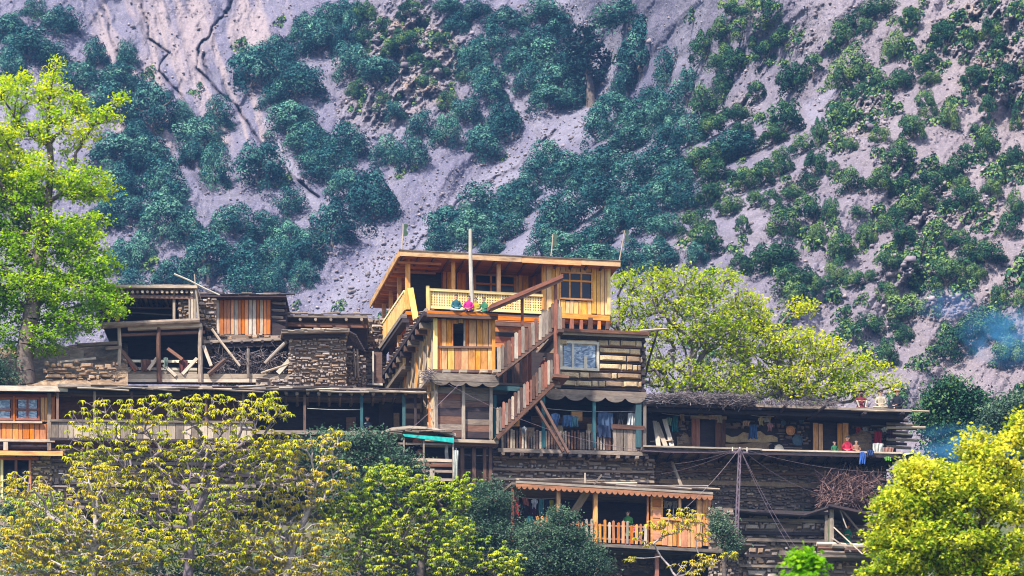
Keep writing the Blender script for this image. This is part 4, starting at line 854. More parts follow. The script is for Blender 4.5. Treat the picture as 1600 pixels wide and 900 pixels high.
# earthen plaster patches on the rear wall
def blob(fr, parent, name, px0, px1, top, bot, v, mat, seed=0):
    r = random.Random(seed); n = 9; pts = [fr.pp(px0+(px1-px0)*i/n, bot+r.uniform(-1, 1), v) for i in range(n+1)]+[fr.pp(px0+(px1-px0)*(1-i/n), top+r.uniform(-3, 4)+(abs(i-n/2)*1.6), v) for i in range(n+1)]
    return MB().prism(pts, fr.V*.06).build(name, mat, parent)
blob(R_, rv, 'clay_patch', 1134, 1215, 674, 691, 1.62, 'mud_pale', 1); blob(R_, rv, 'clay_patch', 1132, 1212, 688, 704, 1.6, 'mud_plaster', 2); blob(R_, rv, 'clay_patch', 1058, 1082, 676, 702, 1.62, 'mud_plaster', 3); blob(R_, rv, 'clay_patch', 1325, 1362, 672, 706, 1.62, 'mud_plaster', 4)
stonewall(R_, rv, 1060, 1400, (655, 666), (700, 710), 1.66, 12, 5, ['stone_dark'], cap=120, holes=[(1078, 640, 1135, 712), (1134, 670, 1216, 712), (1265, 640, 1328, 715), (1010, 640, 1058, 712)], backing=False, th=.03)
for x0, x1, m_ in ((1080, 1094, ['wood_umber', 'wood_red']), (1117, 1134, ['wood_umber', 'wood_grey'])): vplanks(R_, rv, x0, x1, (651, 652), (700, 702), 1.35, 2, m_)
wallbox(R_, rv, 1094, 1117, (655, 656), (700, 701), 1.5, 1.6, 'wood_dark', 'doorway'); hbeam(R_, rv, 1079, 651, 1135, 653, 1.3, 5, 'wood_pale', 'lintel')
for x0, x1 in ((1270, 1286), (1308, 1326)): vplanks(R_, rv, x0, x1, (661, 662), (704, 706), 1.3, 2, ['wood_fresh'])
wallbox(R_, rv, 1286, 1308, (661, 662), (704, 705), 1.45, 1.55, 'wood_dark', 'doorway')  # both doorway panels are dark sheets standing in for unlit openings
slab(R_, rv, 1003, 1412, (698, 708), (702, 712), -1.1, 2.2, 'wood_grey', 'veranda_floor'); hbeam(R_, rv, 1003, 703, 1412, 713, -1.0, 7, 'wood_dark', 'floor_beam', .2)
hbeam(R_, rv, 1005, 697, 1190, 702, -1.15, 2.5, 'wood_pale', 'edge_board', .05); hbeam(R_, rv, 1188, 703, 1410, 708, -1.12, 2.5, 'wood_pale', 'edge_board', .05)
for i in range(20): x = 1012+i*20.5; A = R_.pp(x, 706+i*.5, -1.05); log('floor_joist', rv, 'wood_dark', A, A+R_.V*2.4, .08)
for p0, p1 in (((1023, 658), (1029, 697)), ((1026, 660), (1040, 697)), ((1038, 655), (1050, 697)), ((1018, 690), (1050, 688))): beam('leaning_plank', rv, 'wood_pale', R_.pp(*p0, .6), R_.pp(*p1, -.4), .22, .05, side=R_.U)
brush('roof_brushwood', 'dark dry brushwood heaped along the veranda house roof edge', R_.pp(1092, 628, -.3), (2.6, 1.0, .26), 1500, .8, .018, 'brush_grey', 11)
brush('roof_brushwood', 'thin scattering of dry twigs on the flat roof near the seated men', R_.pp(1235, 633, -.2), (2.2, .9, .07), 420, .7, .016, 'brush_grey', 12)
log('lean_log', rv, 'wood_dark', R_.pp(1010, 632, -.8), R_.pp(1062, 622, -.8), .1)
# things hung on and leaning against the veranda wall
mat_plain('slate_blue', (.08,.13,.18)); MATS['slate_blue'] = bpy.data.materials['slate_blue']
def disc(px, py, v, rp, mat, lab, cat='basket', name='basket', fr=R_, dish=.3):
    c = fr.pp(px, py, v); r0 = rp*S(c.y); o = thing(name, c, lab, cat, None); m = MB(); n = 14
    ring = lambda r, d: [c+fr.U*math.cos(2*math.pi*i/n)*r+Vector((0, 0, math.sin(2*math.pi*i/n)*r))+fr.V*d for i in range(n)]
    R0, R1, R2 = ring(r0, -.02), ring(r0*.7, r0*dish*.6), ring(r0*.35, r0*dish)
    for A, B in ((R0, R1), (R1, R2)):
        for i in range(n): m.poly([A[i], A[(i+1) % n], B[(i+1) % n], B[i]], .5)
    m.poly(R2, .5); m.build('bowl', mat, o, smooth=True); m = MB()
    for i in range(n): m.tube(R0[i], R0[(i+1) % n], r0*.09, r0*.09, 5, .4)
    m.build('rim', mat, o); return o
disc(1235, 673, 1.4, 7, 'wood_fresh', 'round pale wicker tray hanging on the dark veranda wall', 'tray'); disc(1246, 688, 1.3, 8, 'slate_blue', 'round blue grey tray leaning under the wicker one', 'tray')
disc(1217, 702, .2, 7, 'wood_white', 'pale round loaf tray standing on the veranda edge', 'tray'); disc(1206, 699, .6, 5, 'wood_dark', 'small dark pot beside the pale round tray', 'pot')
for i, (x, y) in enumerate(((1222, 652), (1224, 661), (1252, 658))): disc(x, y, 1.5, 4, 'slate_blue', ['upper small metal plate on the dark veranda wall', 'lower small metal plate on the dark veranda wall', 'single metal plate right of the plate pair'][i], 'plate', 'plate', dish=.1)
# ---------------------------------------------------------------- hanging clothes
def garment(name, fr, px, py, wpx, hpx, v, col, lab, cat='cloth', shape='cloth', seed=0, line=True):
    col = tuple(c*.65 for c in col)
    """cloth hung from its top edge: folded sheet with thickness"""
    r = random.Random(seed+int(px*3+py)); sc = S(fr.o.y+v); w, h = wpx*sc, hpx*sc; nu, nw = 8, 7; top = fr.pp(px, py, v); m = MB(); G = []
    for j in range(nw+1):
        row = []
        for i in range(nu+1):
            a, b = i/nu-.5, j/nw; ww = w
            if shape == 'shirt': ww = w*(1.0 if b < .33 else .62+.1*b)
            if shape == 'taper': ww = w*(.75+.35*b)
            if shape == 'drape': ww = w*(1-.25*b)
            row.append(top+fr.U*(a*ww+.015*math.sin(b*5+seed))+Vector((0, 0, -h*b*(1+.07*math.sin(i*2.1+seed)) -.02*abs(a)*4*(1 if shape != 'shirt' else 2)))+fr.V*(.045*math.sin(i*2.3+b*2+seed)*(.4+b)))
        G.append(row)
    for d in (0, .012):
        for j in range(nw):
            for i in range(nu):
                q = [G[j][i], G[j][i+1], G[j+1][i+1], G[j+1][i]]; q = [p+fr.V*d for p in q]; m.poly(q if d else q[::-1], .5)
    o = m.build(name, cloth(col), None, smooth=True); return tag(o, lab, cat)
def clothesline(fr, p0, p1, v, lab, sag=3):
    a, b = fr.pp(*p0, v), fr.pp(*p1, v); m = MB(); q = a
    for i in range(1, 9): f = i/8; e = a.lerp(b, f)-Vector((0, 0, sag*S(a.y)*4*f*(1-f))); m.tube(q, e, .012, .012, 4, .5); q = e
    tag(m.build('clothesline', cloth((.55,.55,.55))), lab, 'clothesline')
clothesline(M, (850, 638), (1004, 642), VL-.5, 'washing line under the scalloped veranda eaves')
GA = [(868, 645, 14, 20, (.10,.20,.45), 'shirt', 'blue shirt hanging at the left of the picket veranda'), (887, 648, 16, 18, (.07,.16,.34), 'cloth', 'dark blue cloth next to the blue shirt'), (899, 650, 10, 16, (.10,.26,.34), 'cloth', 'small teal cloth left of the teal post'),
      (946, 644, 24, 26, (.07,.12,.24), 'cloth', 'wide navy blanket hanging right of the middle teal post'), (943, 664, 22, 18, (.03,.05,.12), 'cloth', 'black cloth with pale hem over the picket rail'), (987, 645, 15, 22, (.70,.70,.72), 'taper', 'white cloth hanging by the wide teal post'), (970, 645, 12, 22, (.03,.03,.04), 'shirt', 'black shirt hanging beside the white cloth'),
      (819, 666, 8, 10, (.55,.58,.66), 'shirt', 'small pale cloth tied on the picket rail')]
for i, (x, y, w, h, c, sh, lab) in enumerate(GA): garment('hanging_cloth', M, x, y, w, h, VL-.6-(.35 if y > 660 else 0), c, lab, 'cloth', sh, i)
for i, (x, y, w, h, c, sh, lab) in enumerate([(1045, 652, 9, 12, (.35,.55,.45), 'cloth', 'pale green rag under the brushwood'), (1055, 650, 10, 24, (.05,.28,.34), 'taper', 'teal garment hanging by the leaning planks'), (1066, 643, 8, 14, (.75,.55,.35), 'drape', 'tan cloth under the brushwood roof'),
        (1094, 641, 10, 8, (.75,.50,.04), 'drape', 'small yellow cloth hanging under the brushwood'), (1115, 648, 14, 7, (.78,.55,.42), 'cloth', 'peach cloth over the left doorway'), (1125, 648, 8, 12, (.75,.72,.66), 'taper', 'cream cloth at the doorway corner'),
        (1177, 663, 14, 22, (.05,.12,.30), 'taper', 'long navy garment hanging above the clay patch'), (1166, 657, 12, 8, (.55,.35,.22), 'drape', 'brown cap shaped cloth above the navy garment'), (1189, 651, 9, 12, (.78,.68,.45), 'shirt', 'cream shirt on the line by the yellow rag'), (1198, 652, 10, 7, (.6,.6,.62), 'cloth', 'short grey cloth on the veranda line'),
        (1201, 644, 8, 12, (.80,.55,.08), 'drape', 'bright yellow rag hanging from the brace pole'), (1203, 660, 9, 12, (.55,.28,.30), 'shirt', 'dusty pink shirt below the yellow rag'), (1341, 667, 8, 8, (.60,.06,.05), 'shirt', 'small red shirt on the wall right of the orange doorway'), (1372, 673, 12, 26, (.42,.02,.05), 'cloth', 'long deep red dress hanging on the right wall'),
        (1382, 667, 10, 7, (.7,.7,.72), 'shirt', 'white rag hanging above the red dress'), (1352, 667, 8, 6, (.5,.5,.55), 'cloth', 'grey rag beside the small red shirt'), (1393, 672, 10, 12, (.10,.03,.05), 'cloth', 'dark maroon cloth at the right corner')]):
    garment('hanging_cloth', R_, x, y, w, h, 1.0 if x < 1160 or x > 1300 else .5, c, lab, 'cloth', sh, i+20)
clothesline(R_, (1034, 646), (1130, 648), 1.0, 'washing line under the brushwood roof'); clothesline(R_, (1160, 645), (1215, 650), .5, 'short washing line by the yellow rag')
garment('draped_towel', R_, 1348, 706, 10, 18, -1.2, (.05,.15,.55), 'blue towel with white stripes hanging over the veranda edge', 'towel', 'cloth', 50)
garment('draped_towel', R_, 1360, 703, 12, 8, -1.22, (.04,.08,.25), 'dark navy cloth bunched beside the striped towel', 'cloth', 'drape', 51)
garment('draped_cloth', R_, 1372, 692, 18, 15, -.9, (.72,.74,.70), 'white bundle of bedding at the veranda end', 'cloth', 'drape', 52); garment('draped_cloth', R_, 1388, 698, 18, 14, -.95, (.42,.22,.18), 'brown patterned bedding at the veranda end', 'cloth', 'drape', 53); garment('draped_cloth', R_, 1387, 713, 12, 6, -1.2, (.2,.5,.1), 'bright green cloth at the veranda corner', 'cloth', 'drape', 54)
# tarpaulin at the right end
tp = thing('green_tarpaulin', R_.pp(1425, 712, 0), 'pale green tarpaulin stretched over a pole at the veranda end', 'tarpaulin'); m = MB()
a = [R_.pp(1397, 706, -1.1), R_.pp(1412, 712, -1.2), R_.pp(1428, 709, -1.2), R_.pp(1442, 738, -1.3)]; b = [p+R_.V*2.2+Vector((0, 0, .5)) for p in a]
for i in range(3):
    for d in (0, .02): q = [a[i], a[i+1], b[i+1], b[i]]; m.poly([p+Vector((0, 0, d)) for p in (q if d else q[::-1])], .4)
m.build('sheet', cloth((.30,.42,.33)), tp); log('tent_pole', tp, 'wood_pale', R_.pp(1428, 708, -1.25), R_.pp(1450, 733, -1.3), .035)
# long stone wall under the veranda
lw = thing('retaining_wall', R_.pp(1200, 800, .8), 'long dark rubble retaining wall below the veranda', 'wall')
stonewall(R_, lw, 1020, 1385, (716, 726), (805, 812), .9, 8, 4.2, ['stone_dark', 'stone_brown', 'stone_dark'], cap=290, rest='wall_stones', dep=4)
hbeam(R_, lw, 1030, 752, 1370, 762, .85, 7, 'mud_plaster', 'clay_band', .12); hbeam(R_, lw, 1040, 735, 1370, 745, .84, 3, 'wood_umber', 'lacing_beam', .12)
for p0, p1 in (((1050, 722), (1065, 760)),): beam('leaning_plank', lw, 'wood_pale', R_.pp(*p0, 0), R_.pp(*p1, -.6), .14, .08)
brush('brushwood_pile', 'reddish heap of thin dry branches against the dark wall', R_.pp(1328, 768, -.3), (1.5, .6, .7), 900, 1.3, .018, 'brush_red', 13, .9); brush('brushwood_pile', 'upright bare twigs on top of the reddish branch heap', R_.pp(1322, 752, -.2), (.7, .4, .2), 60, 1.5, .016, 'brush_red', 14, 2.5)

# ================================================================ LOWER BALCONY HOUSE
B = Fr(805, -5, 14); lb = thing('balcony_house', B.pp(960, 850), 'lower house with orange scalloped eaves and a picket balcony', 'house')
slab(B, lb, 800, 1112, (753, 770), (757, 774), -.6, 4.4, 'wood_grey', 'roof'); hbeam(B, lb, 806, 753, 1114, 771, -.66, 3.5, 'wood_pale', 'eaves_board', .05)
fringe(B, lb, 806, 1114, 755.5, 774, 3.5, 4.5, -.7, 35, 'wood_orange')
for i in range(14):
    x = 860+i*17; A = B.pp(x, 760+i*.9, 0+i % 3*.5)+Vector((0, 0, .25)); log('roof_pole', lb, ['wood_grey', 'wood_pale', 'wood_dark'][i % 3], A-B.U*random.uniform(1, 2.5), A+B.U*random.uniform(1, 2.2)+Vector((0, 0, random.uniform(-.05, .2))), .07)
beam('roof_stake', lb, 'wood_pale', B.pp(914, 755, -.3), B.pp(914, 739, -.3), .07, .07); beam('roof_stake', lb, 'wood_grey', B.pp(928, 757, -.2), B.pp(940, 742, -.2), .08, .08)
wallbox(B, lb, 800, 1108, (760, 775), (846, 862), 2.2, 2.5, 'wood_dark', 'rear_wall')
for x, m_, w in ((801, 'wood_red', 4), (872, 'wood_fresh', 6), (930, 'wood_fresh', 6.5), (1012, 'wood_orange', 3), (1062, 'wood_fresh', 4), (1092, 'wood_fresh', 7)): post(B, lb, x, 764+(x-800)*.055, 846+(x-800)*.03, -.3, w, m_)
for k in range(2): beam('leaning_plank', lb, 'wood_pale', B.pp(914+k*6, 768, -.1), B.pp(890+k*6, 806, .6), .2, .07, side=B.U)
vplanks(B, lb, 1097, 1111, (778, 779), (852, 853), -.32, 3, ['wood_orange', 'wood_fresh']); 
dr = MB().fbox(B, B.uw(1014, 778)[0], B.uw(1033, 778)[0], -.3, -.25, B.uw(1014, 852)[1], B.uw(1014, 777)[1]).build('door', 'wood_fresh', lb)
for i in range(4): ya = 781+i*17; MB().fbox(B, B.uw(1017, ya)[0], B.uw(1030.5, ya)[0], -.325, -.302, B.uw(1017, ya+13)[1], B.uw(1017, ya)[1]).build('door_panel', 'wood_orange', dr)
pickets(B, lb, (836, 842), (1012, 851), 33, -.45, 25, 4.6, ['wood_fresh', 'wood_orange', 'wood_fresh', 'wood_pale']); hbeam(B, lb, 834, 816, 1012, 824, -.4, 2.5, 'wood_orange', 'rail', .05); hbeam(B, lb, 834, 836, 1012, 845, -.4, 2.5, 'wood_orange', 'rail', .05)
vplanks(B, lb, 1034, 1096, (812, 816), (852, 856), -.35, 8, ['wood_fresh', 'wood_orange']); hbeam(B, lb, 1032, 810, 1098, 814, -.42, 4, 'wood_fresh', 'rail', .05)
slab(B, lb, 825, 1148, (843, 860), (848, 865), -.8, 3.5, 'wood_grey', 'floor'); hbeam(B, lb, 825, 850, 1145, 867, -.6, 5, 'wood_dark', 'floor_beam')
for x, m_ in ((932, 'wood_pale'), (1026, 'wood_red'), (1082, 'wood_umber'), (1130, 'wood_pale')): post(B, lb, x, 856+(x-900)*.04, 925, -.3, 6, m_, 'support_post')
stonewall(B, lb, 840, 1150, (858, 872), (925, 930), 1.2, 11, 6, ['stone_dark'], cap=60, rest='wall_stones')
clothesline(B, (806, 775), (868, 778), .2, 'washing line in the lower balcony'); clothesline(B, (1035, 781), (1060, 782), .2, 'short washing line right of the balcony door')
for i, (x, y, w, h, c, sh, lab) in enumerate([(807, 777, 9, 26, (.50,.06,.06), 'shirt', 'red patterned shirt at the left end of the balcony'), (821, 777, 9, 12, (.55,.20,.16), 'cloth', 'rust cloth between red shirt and black cloth'), (817, 788, 8, 16, (.05,.04,.05), 'cloth', 'black cloth on the balcony line'), (835, 779, 10, 14, (.70,.70,.78), 'shirt', 'white shirt on the balcony line'),
        (833, 792, 10, 14, (.08,.02,.05), 'cloth', 'dark maroon cloth under the white shirt'), (846, 779, 8, 26, (.10,.32,.36), 'cloth', 'long teal cloth on the balcony line'), (855, 780, 8, 24, (.03,.04,.08), 'shirt', 'black garment with yellow trim'), (862, 781, 7, 22, (.55,.50,.05), 'drape', 'yellow and dark scarf beside the left balcony post'),
        (1040, 783, 6, 10, (.7,.68,.66), 'cloth', 'first white sock cloth right of the door'), (1047, 783, 6, 11, (.72,.7,.7), 'shirt', 'second white cloth right of the door'), (1055, 784, 7, 10, (.6,.56,.52), 'cloth', 'third pale cloth right of the door'), (828, 806, 10, 10, (.1,.5,.5), 'cloth', 'turquoise cloth low behind the balcony bush')]):
    garment('hanging_cloth', B, x, y, w, h, .2, c, lab, 'cloth', sh, i+60)

# ================================================================ LOWER RIGHT: stone wall, hut with log stack, power pole
Q = Fr(1150, -3, 6); hut = thing('log_stack_hut', Q.pp(1240, 868), 'low stone hut with drooping roof and a stack of logs in front', 'hut')
slab(Q, hut, 1148, 1296, (795, 800), (799, 804), -.5, 3, 'wood_dark', 'roof'); log('eaves_log', hut, 'wood_dark', Q.pp(1146, 797, -.5), Q.pp(1262, 806, -.5), .1); log('eaves_log', hut, 'wood_dark', Q.pp(1256, 806, -.5), Q.pp(1312, 788, -.6), .1); log('eaves_log', hut, 'wood_grey', Q.pp(1308, 788, -.6), Q.pp(1345, 832, -.4), .06)
stonewall(Q, hut, 1112, 1292, (808, 811), (905, 910), .2, 13, 7, ['stone_grey', 'stone_dark', 'stone_brown'], cap=240)
for i, y in enumerate((812, 832, 843, 868, 884)): hbeam(Q, hut, 1150, y, 1290, y+3, .08, 5 if i < 3 else 4, ['wood_grey', 'wood_dark'][i % 2], 'lacing_beam', .14)
for x, w, m_ in ((1291, 5, 'wood_grey'), (1299, 7, 'wood_pale')): post(Q, hut, x, 796, 848, -.3, w, m_)
stonewall(Q, hut, 1300, 1400, (796, 800), (870, 872), 1.6, 10, 5, ['stone_dark'], cap=80)
beam('shade_roof', hut, 'wood_dark', Q.pp(1288, 797, .4), Q.pp(1356, 812, .4), .12, 2.6, side=Vector((0, 0, 1)))  # sloping slab added to keep direct sun off the wall behind
for i, (y, x0, x1) in enumerate(((850, 1276, 1358), (857, 1278, 1352), (863, 1285, 1362), (853, 1300, 1360), (860, 1320, 1368))): log('stacked_log', hut, ['wood_pale', 'wood_umber', 'wood_grey'][i % 3], Q.pp(x0, y, -.5-.1*i), Q.pp(x1, y+2, -.5-.1*i), .11)
slab(Q, hut, 1272, 1375, (866, 868), (870, 872), -.8, 2, 'wood_grey', 'floor'); stonewall(Q, hut, 1275, 1420, (873, 875), (925, 928), .2, 12, 6, ['stone_dark', 'stone_brown'], cap=100)
slab(Q, hut, 1140, 1175, (848, 849), (851, 852), -2.3, .3, 'stone_dark', 'ledge'); 
beam('leaning_plank', hut, 'wood_pale', Q.pp(1303, 824, -.5), Q.pp(1348, 866, -1.0), .16, .06); beam('leaning_plank', hut, 'wood_grey', Q.pp(1300, 840, -.5), Q.pp(1330, 862, -1.0), .1, .06); log('leaning_pole', hut, 'wood_pale', Q.pp(1310, 790, -.4), Q.pp(1323, 825, -.8), .035)
sw = thing('rubble_wall', Q.pp(1130, 850, 0), 'dark rubble wall between the balcony house and the power pole', 'wall'); stonewall(Q, sw, 1108, 1155, (792, 794), (905, 906), -.1, 10, 6, ['stone_dark', 'stone_grey'], cap=160)
hbeam(Q, sw, 1110, 806, 1152, 812, -.4, 3, 'wood_dark', 'ledge')
pw = thing('power_pole', Q.pp(1152, 850, -2), 'slim pale violet lattice power pole in front of the dark wall', 'pole'); MATS['steel_violet'] = mat_plain('steel_violet', (.20,.15,.19), .5, .2, .3)
bpt = Q.pp(1150, 850, -2); tpt = Q.pp(1156, 700, -2); dx = Q.U*.065
for sx, sy in ((-1, -1), (1, -1), (1, 1), (-1, 1)): beam('pole_leg', pw, 'steel_violet', bpt+dx*sx*1.1+Q.V*.1*sy, tpt+dx*sx*.75+Q.V*.07*sy, .035, .035)
m = MB()
for i in range(15):
    f, g = i/15, (i+1)/15; sgn = 1 if i % 2 else -1; m.beam(bpt.lerp(tpt, f)+dx*sgn-Q.V*.1, bpt.lerp(tpt, g)-dx*sgn-Q.V*.1, .025, .025)
m.build('pole_bracing', 'steel_violet', pw); beam('crossarm', pw, 'steel_violet', tpt-Q.U*.4-Vector((0,0,.2)), tpt+Q.U*.4-Vector((0,0,.2)), .06, .06)
for k in range(3): log('insulator', pw, 'wood_white', tpt+Q.U*(-.35+.35*k)-Vector((0,0,.16)), tpt+Q.U*(-.35+.35*k)+Vector((0,0,.04)), .035)
def cable(p, q, lab, sag=.4):
    m = MB(); a = Vector(p)
    for i in range(1, 13): f = i/12; e = Vector(p).lerp(Vector(q), f)-Vector((0, 0, sag*4*f*(1-f))); m.tube(a, e, .009, .009, 4, .5); a = e
    tag(m.build('power_cable', MATS['steel_violet']), lab, 'cable')
cp = tpt
for q, lab in (((1236, 858, -3), 'left of two cables sloping down right from the power pole'), ((1248, 862, -3), 'right of two cables sloping down right from the power pole')): cable(cp, Q.pp(*q), lab, .25)
cable(cp, R_.pp(1400, 738, -1.6), 'cable running right along the veranda wall', .3); cable(cp, Q.pp(1290, 775, -1), 'cable falling to the brush heap', .3); cable(cp, R_.pp(1022, 742, 0), 'cable running left to the stone wall corner', .2); cable(cp, R_.pp(1040, 726, 0), 'upper cable running left under the veranda floor', .15)
cable(cp, Q.pp(1020, 830, -2.5), 'long cable running down left across the balcony house', .4); cable(cp-Vector((0,0,.1)), M.pp(700, 600, -1.2), 'long thin cable from the power pole to the wooden tower', 1.2)
cable(M.pp(720, 598, -1), M.pp(640, 672, -1), 'thin cable crossing the dark tower boards', .05)

# ================================================================ LEFT VERANDA (its flat roof is the terrace of the barn)
L_ = Fr(420, 0, 3); lv = thing('shaded_veranda', L_.pp(520, 680), 'long dark blue veranda under an uneven layered flat roof', 'veranda')
slab(L_, lv, 90, 656, (600, 607), (604, 611), -.8, 5.5, 'wood_grey', 'roof')
for i in range(26):
    x = 100+i*21; y = 603+(x-90)*.012; A = L_.pp(x, y+random.uniform(-2, 3), -.8); log('roof_stick', lv, ['wood_grey', 'wood_pale', 'wood_dark'][i % 3], A, A+L_.U*random.uniform(1.2, 3)+Vector((0, 0, random.uniform(-.1, .1))), .05)
for i in range(13): x = 430+i*17; A = L_.pp(x, 614+random.uniform(-1, 1), -.7); log('rafter_end', lv, 'wood_grey', A, A+L_.V*3, .09)
hbeam(L_, lv, 90, 612, 652, 619, -.3, 6, 'wood_dark', 'beam', .2)
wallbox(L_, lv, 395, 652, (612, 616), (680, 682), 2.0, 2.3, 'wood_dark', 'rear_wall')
for x, w, m_ in ((476, 4, 'wood_umber'), (565, 4.5, 'wood_teal'), (631, 5, 'wood_teal'), (649, 4, 'wood_dark')): post(L_, lv, x, 617, 675, -.4, w, m_)
hplanks(L_, lv, 634, 656, (622, 622), (672, 673), .1, 6, ['wood_dark', 'wood_grey']); wallbox(L_, lv, 541, 556, (652, 652), (672, 672), 1.5, 1.6, 'wood_umber', 'niche'); wallbox(L_, lv, 615, 624, (645, 645), (668, 668), 1.5, 1.6, 'mud_plaster', 'niche')
wallbox(L_, lv, 592, 614, (628, 628), (676, 676), 1.7, 1.9, 'shade_dark', 'doorway')  # dark sheet standing in for the unlit doorway
slab(L_, lv, 400, 656, (672, 674), (678, 680), -.7, 2.4, 'wood_grey', 'floor'); hbeam(L_, lv, 400, 681, 600, 683, -.5, 6, 'wood_dark', 'floor_beam')
clothesline(L_, (480, 638), (563, 640), -.4, 'washing line across the dark left veranda', 1)
stonewall(L_, lv, 300, 660, (682, 684), (760, 762), .4, 14, 7, ['stone_dark', 'stone_grey'], cap=120)
# grey boarded balcony and dark wall behind the walnut trees
gb = thing('grey_boarded_balcony', L_.pp(240, 690), 'weathered grey board balcony half hidden behind the walnut trees', 'balcony')
vplanks(L_, gb, 80, 395, (658, 661), (684, 688), -.5, 26, ['wood_pale', 'wood_grey', 'wood_pale']); hbeam(L_, gb, 78, 657, 396, 660, -.55, 3.5, 'wood_grey', 'rail', .08); hbeam(L_, gb, 78, 686, 396, 690, -.55, 4, 'wood_dark', 'floor_beam')
wallbox(L_, gb, 86, 400, (612, 614), (700, 702), 1.3, 1.6, 'wood_umber', 'rear_wall')
for i in range(6): post(L_, gb, 90+i*58, 612, 660, -.4, 4, ['wood_umber', 'wood_grey'][i % 2])
stonewall(L_, gb, 76, 400, (700, 702), (800, 802), .3, 14, 7, ['stone_dark', 'stone_brown', 'stone_grey'], cap=200)
for i in range(4): hbeam(L_, gb, 120, 724+i*17, 400, 726+i*17, .1, 5, ['wood_grey', 'wood_dark'][i % 2], 'lacing_beam')
# cook shed with mat roof
C_ = Fr(600, -2.6, 6); cs = thing('mat_roof_shed', C_.pp(660, 750), 'open cooking shed with curled mat roof and turquoise tarp strip', 'shed')
m = MB(); pts0 = [(594, 679), (612, 672), (640, 669), (675, 671), (712, 681)]
for (a, b), (c, d) in zip(pts0[:-1], pts0[1:]): A, Bq = C_.pp(a, b, -.5), C_.pp(c, d, -.5); m.hexa([A, A+C_.V*2.4+Vector((0,0,.2)), A+C_.V*2.4+Vector((0,0,.33)), A+Vector((0,0,.12)), Bq, Bq+C_.V*2.4+Vector((0,0,.2)), Bq+C_.V*2.4+Vector((0,0,.33)), Bq+Vector((0,0,.12))])
m.build('mat_roof', 'wood_pale', cs)
for i in range(9): A = C_.pp(600+i*11, 675-2*math.sin(i/8*3.1)+random.uniform(-1.5, 1), -.55); log('roof_stick', cs, 'wood_grey', A, A+C_.U*random.uniform(.5, 1)+Vector((0,0,random.uniform(-.1,.1))), .04)
A = [C_.pp(629, 678, -.55), C_.pp(709, 684, -.55), C_.pp(709, 692, -.55), C_.pp(632, 682, -.55)]; MB().prism(A, C_.V*.03, .5).build('tarp_strip', cloth((.02,.42,.38)), cs)
for x in (631, 662, 708): post(C_, cs, x, 682, 752, -.4, 2.5, 'wood_grey')
for y, w in ((693, 3), (718, 5), (725, 6), (735, 4), (748, 4)): hbeam(C_, cs, 622 if y < 700 else 640, y, 708, y+2, -.35, w, ['wood_grey', 'wood_pale', 'wood_umber'][y % 3], 'rail', .06)
post(C_, cs, 675, 733, 752, -.42, 7, 'wood_pale', 'board'); wallbox(C_, cs, 615, 712, (690, 692), (760, 760), 1.4, 1.6, 'wood_dark', 'rear_wall')
disc(651, 690, .4, 6, 'wood_orange', 'small orange basket on the shed shelf', fr=C_); disc(671, 691, .4, 5, 'wood_orange', 'second smaller orange basket on the shed shelf', fr=C_); disc(656, 707, .4, 5, 'wood_red', 'orange red pot in the middle of the cooking shed', 'pot', fr=C_)
garment('white_strip', C_, 712, 703, 9, 46, -.5, (.66,.70,.66), 'long twisted white cloth strip at the shed corner', 'cloth', 'drape', 90); garment('white_jug_cloth', C_, 698, 696, 6, 22, -.1, (.72,.72,.72), 'white cloth hanging inside the cooking shed', 'cloth', 'taper', 91)

# ================================================================ BARN, PLANK HUT AND STONE HOUSE (left)
N_ = Fr(185, 4, 0); bn = thing('open_barn', N_.pp(250, 596), 'ramshackle two level open barn with crooked log posts', 'barn')
slab(N_, bn, 176, 308, (445, 446), (449, 450), -.6, 4, 'wood_pale', 'roof'); hbeam(N_, bn, 180, 463, 302, 465, -.3, 5, 'wood_umber', 'beam')
for i in range(16): x = 184+i*7.7; A = N_.pp(x, 456+random.uniform(-.5, .5), -.5); log('rafter', bn, ['wood_grey', 'wood_pale'][i % 2], A, A+N_.V*4, .075)
for i in range(7): A = N_.pp(180+i*18, 446+random.uniform(-1, 1), -.4); log('roof_stick', bn, 'wood_grey', A, A+N_.U*1.2, .04)
for x, m_, w in ((184, 'wood_orange', 5), (272, 'wood_pale', 4), (300, 'wood_pale', 5)): post(N_, bn, x, 452, 502, -.2, w, m_)
wallbox(N_, bn, 150, 306, (452, 452), (505, 505), 2.4, 2.6, 'wood_dark', 'rear_wall'); hbeam(N_, bn, 185, 481, 272, 482, .8, 2, 'wood_umber', 'rail'); hbeam(N_, bn, 190, 488, 272, 493, 1.2, 2, 'wood_grey', 'rail')
stonewall(N_, bn, 279, 298, (463, 463), (502, 502), -.1, 9, 4, ['stone_brown', 'stone_grey'], cap=80); vplanks(N_, bn, 294, 310, (468, 447), (504, 504), -.35, 4, ['wood_pale', 'wood_grey'])
stonewall(N_, bn, 310, 338, (466, 468), (515, 516), .8, 9, 4.5, ['stone_brown', 'stone_grey'], cap=120)
log('roof_log', bn, 'wood_grey', N_.pp(158, 509, -.7), N_.pp(312, 501, -.7), .16, .12, 9); hbeam(N_, bn, 200, 514, 316, 509, -.4, 5, 'wood_pale', 'beam', .3); slab(N_, bn, 160, 320, (504, 504), (509, 509), -.3, 4, 'wood_dark', 'loft_floor'); hbeam(N_, bn, 185, 524, 320, 519, -.2, 4, 'wood_umber', 'beam')
for i, (x, w, m_) in enumerate(((186, 7, 'wood_pale'), (249, 8, 'wood_umber'), (313, 8, 'wood_grey'))): log('post', bn, m_, N_.pp(x, 598, -.5), N_.pp(x+random.uniform(-1, 1), 512, -.5), w*S(4)*.5, w*S(4)*.4, 7)
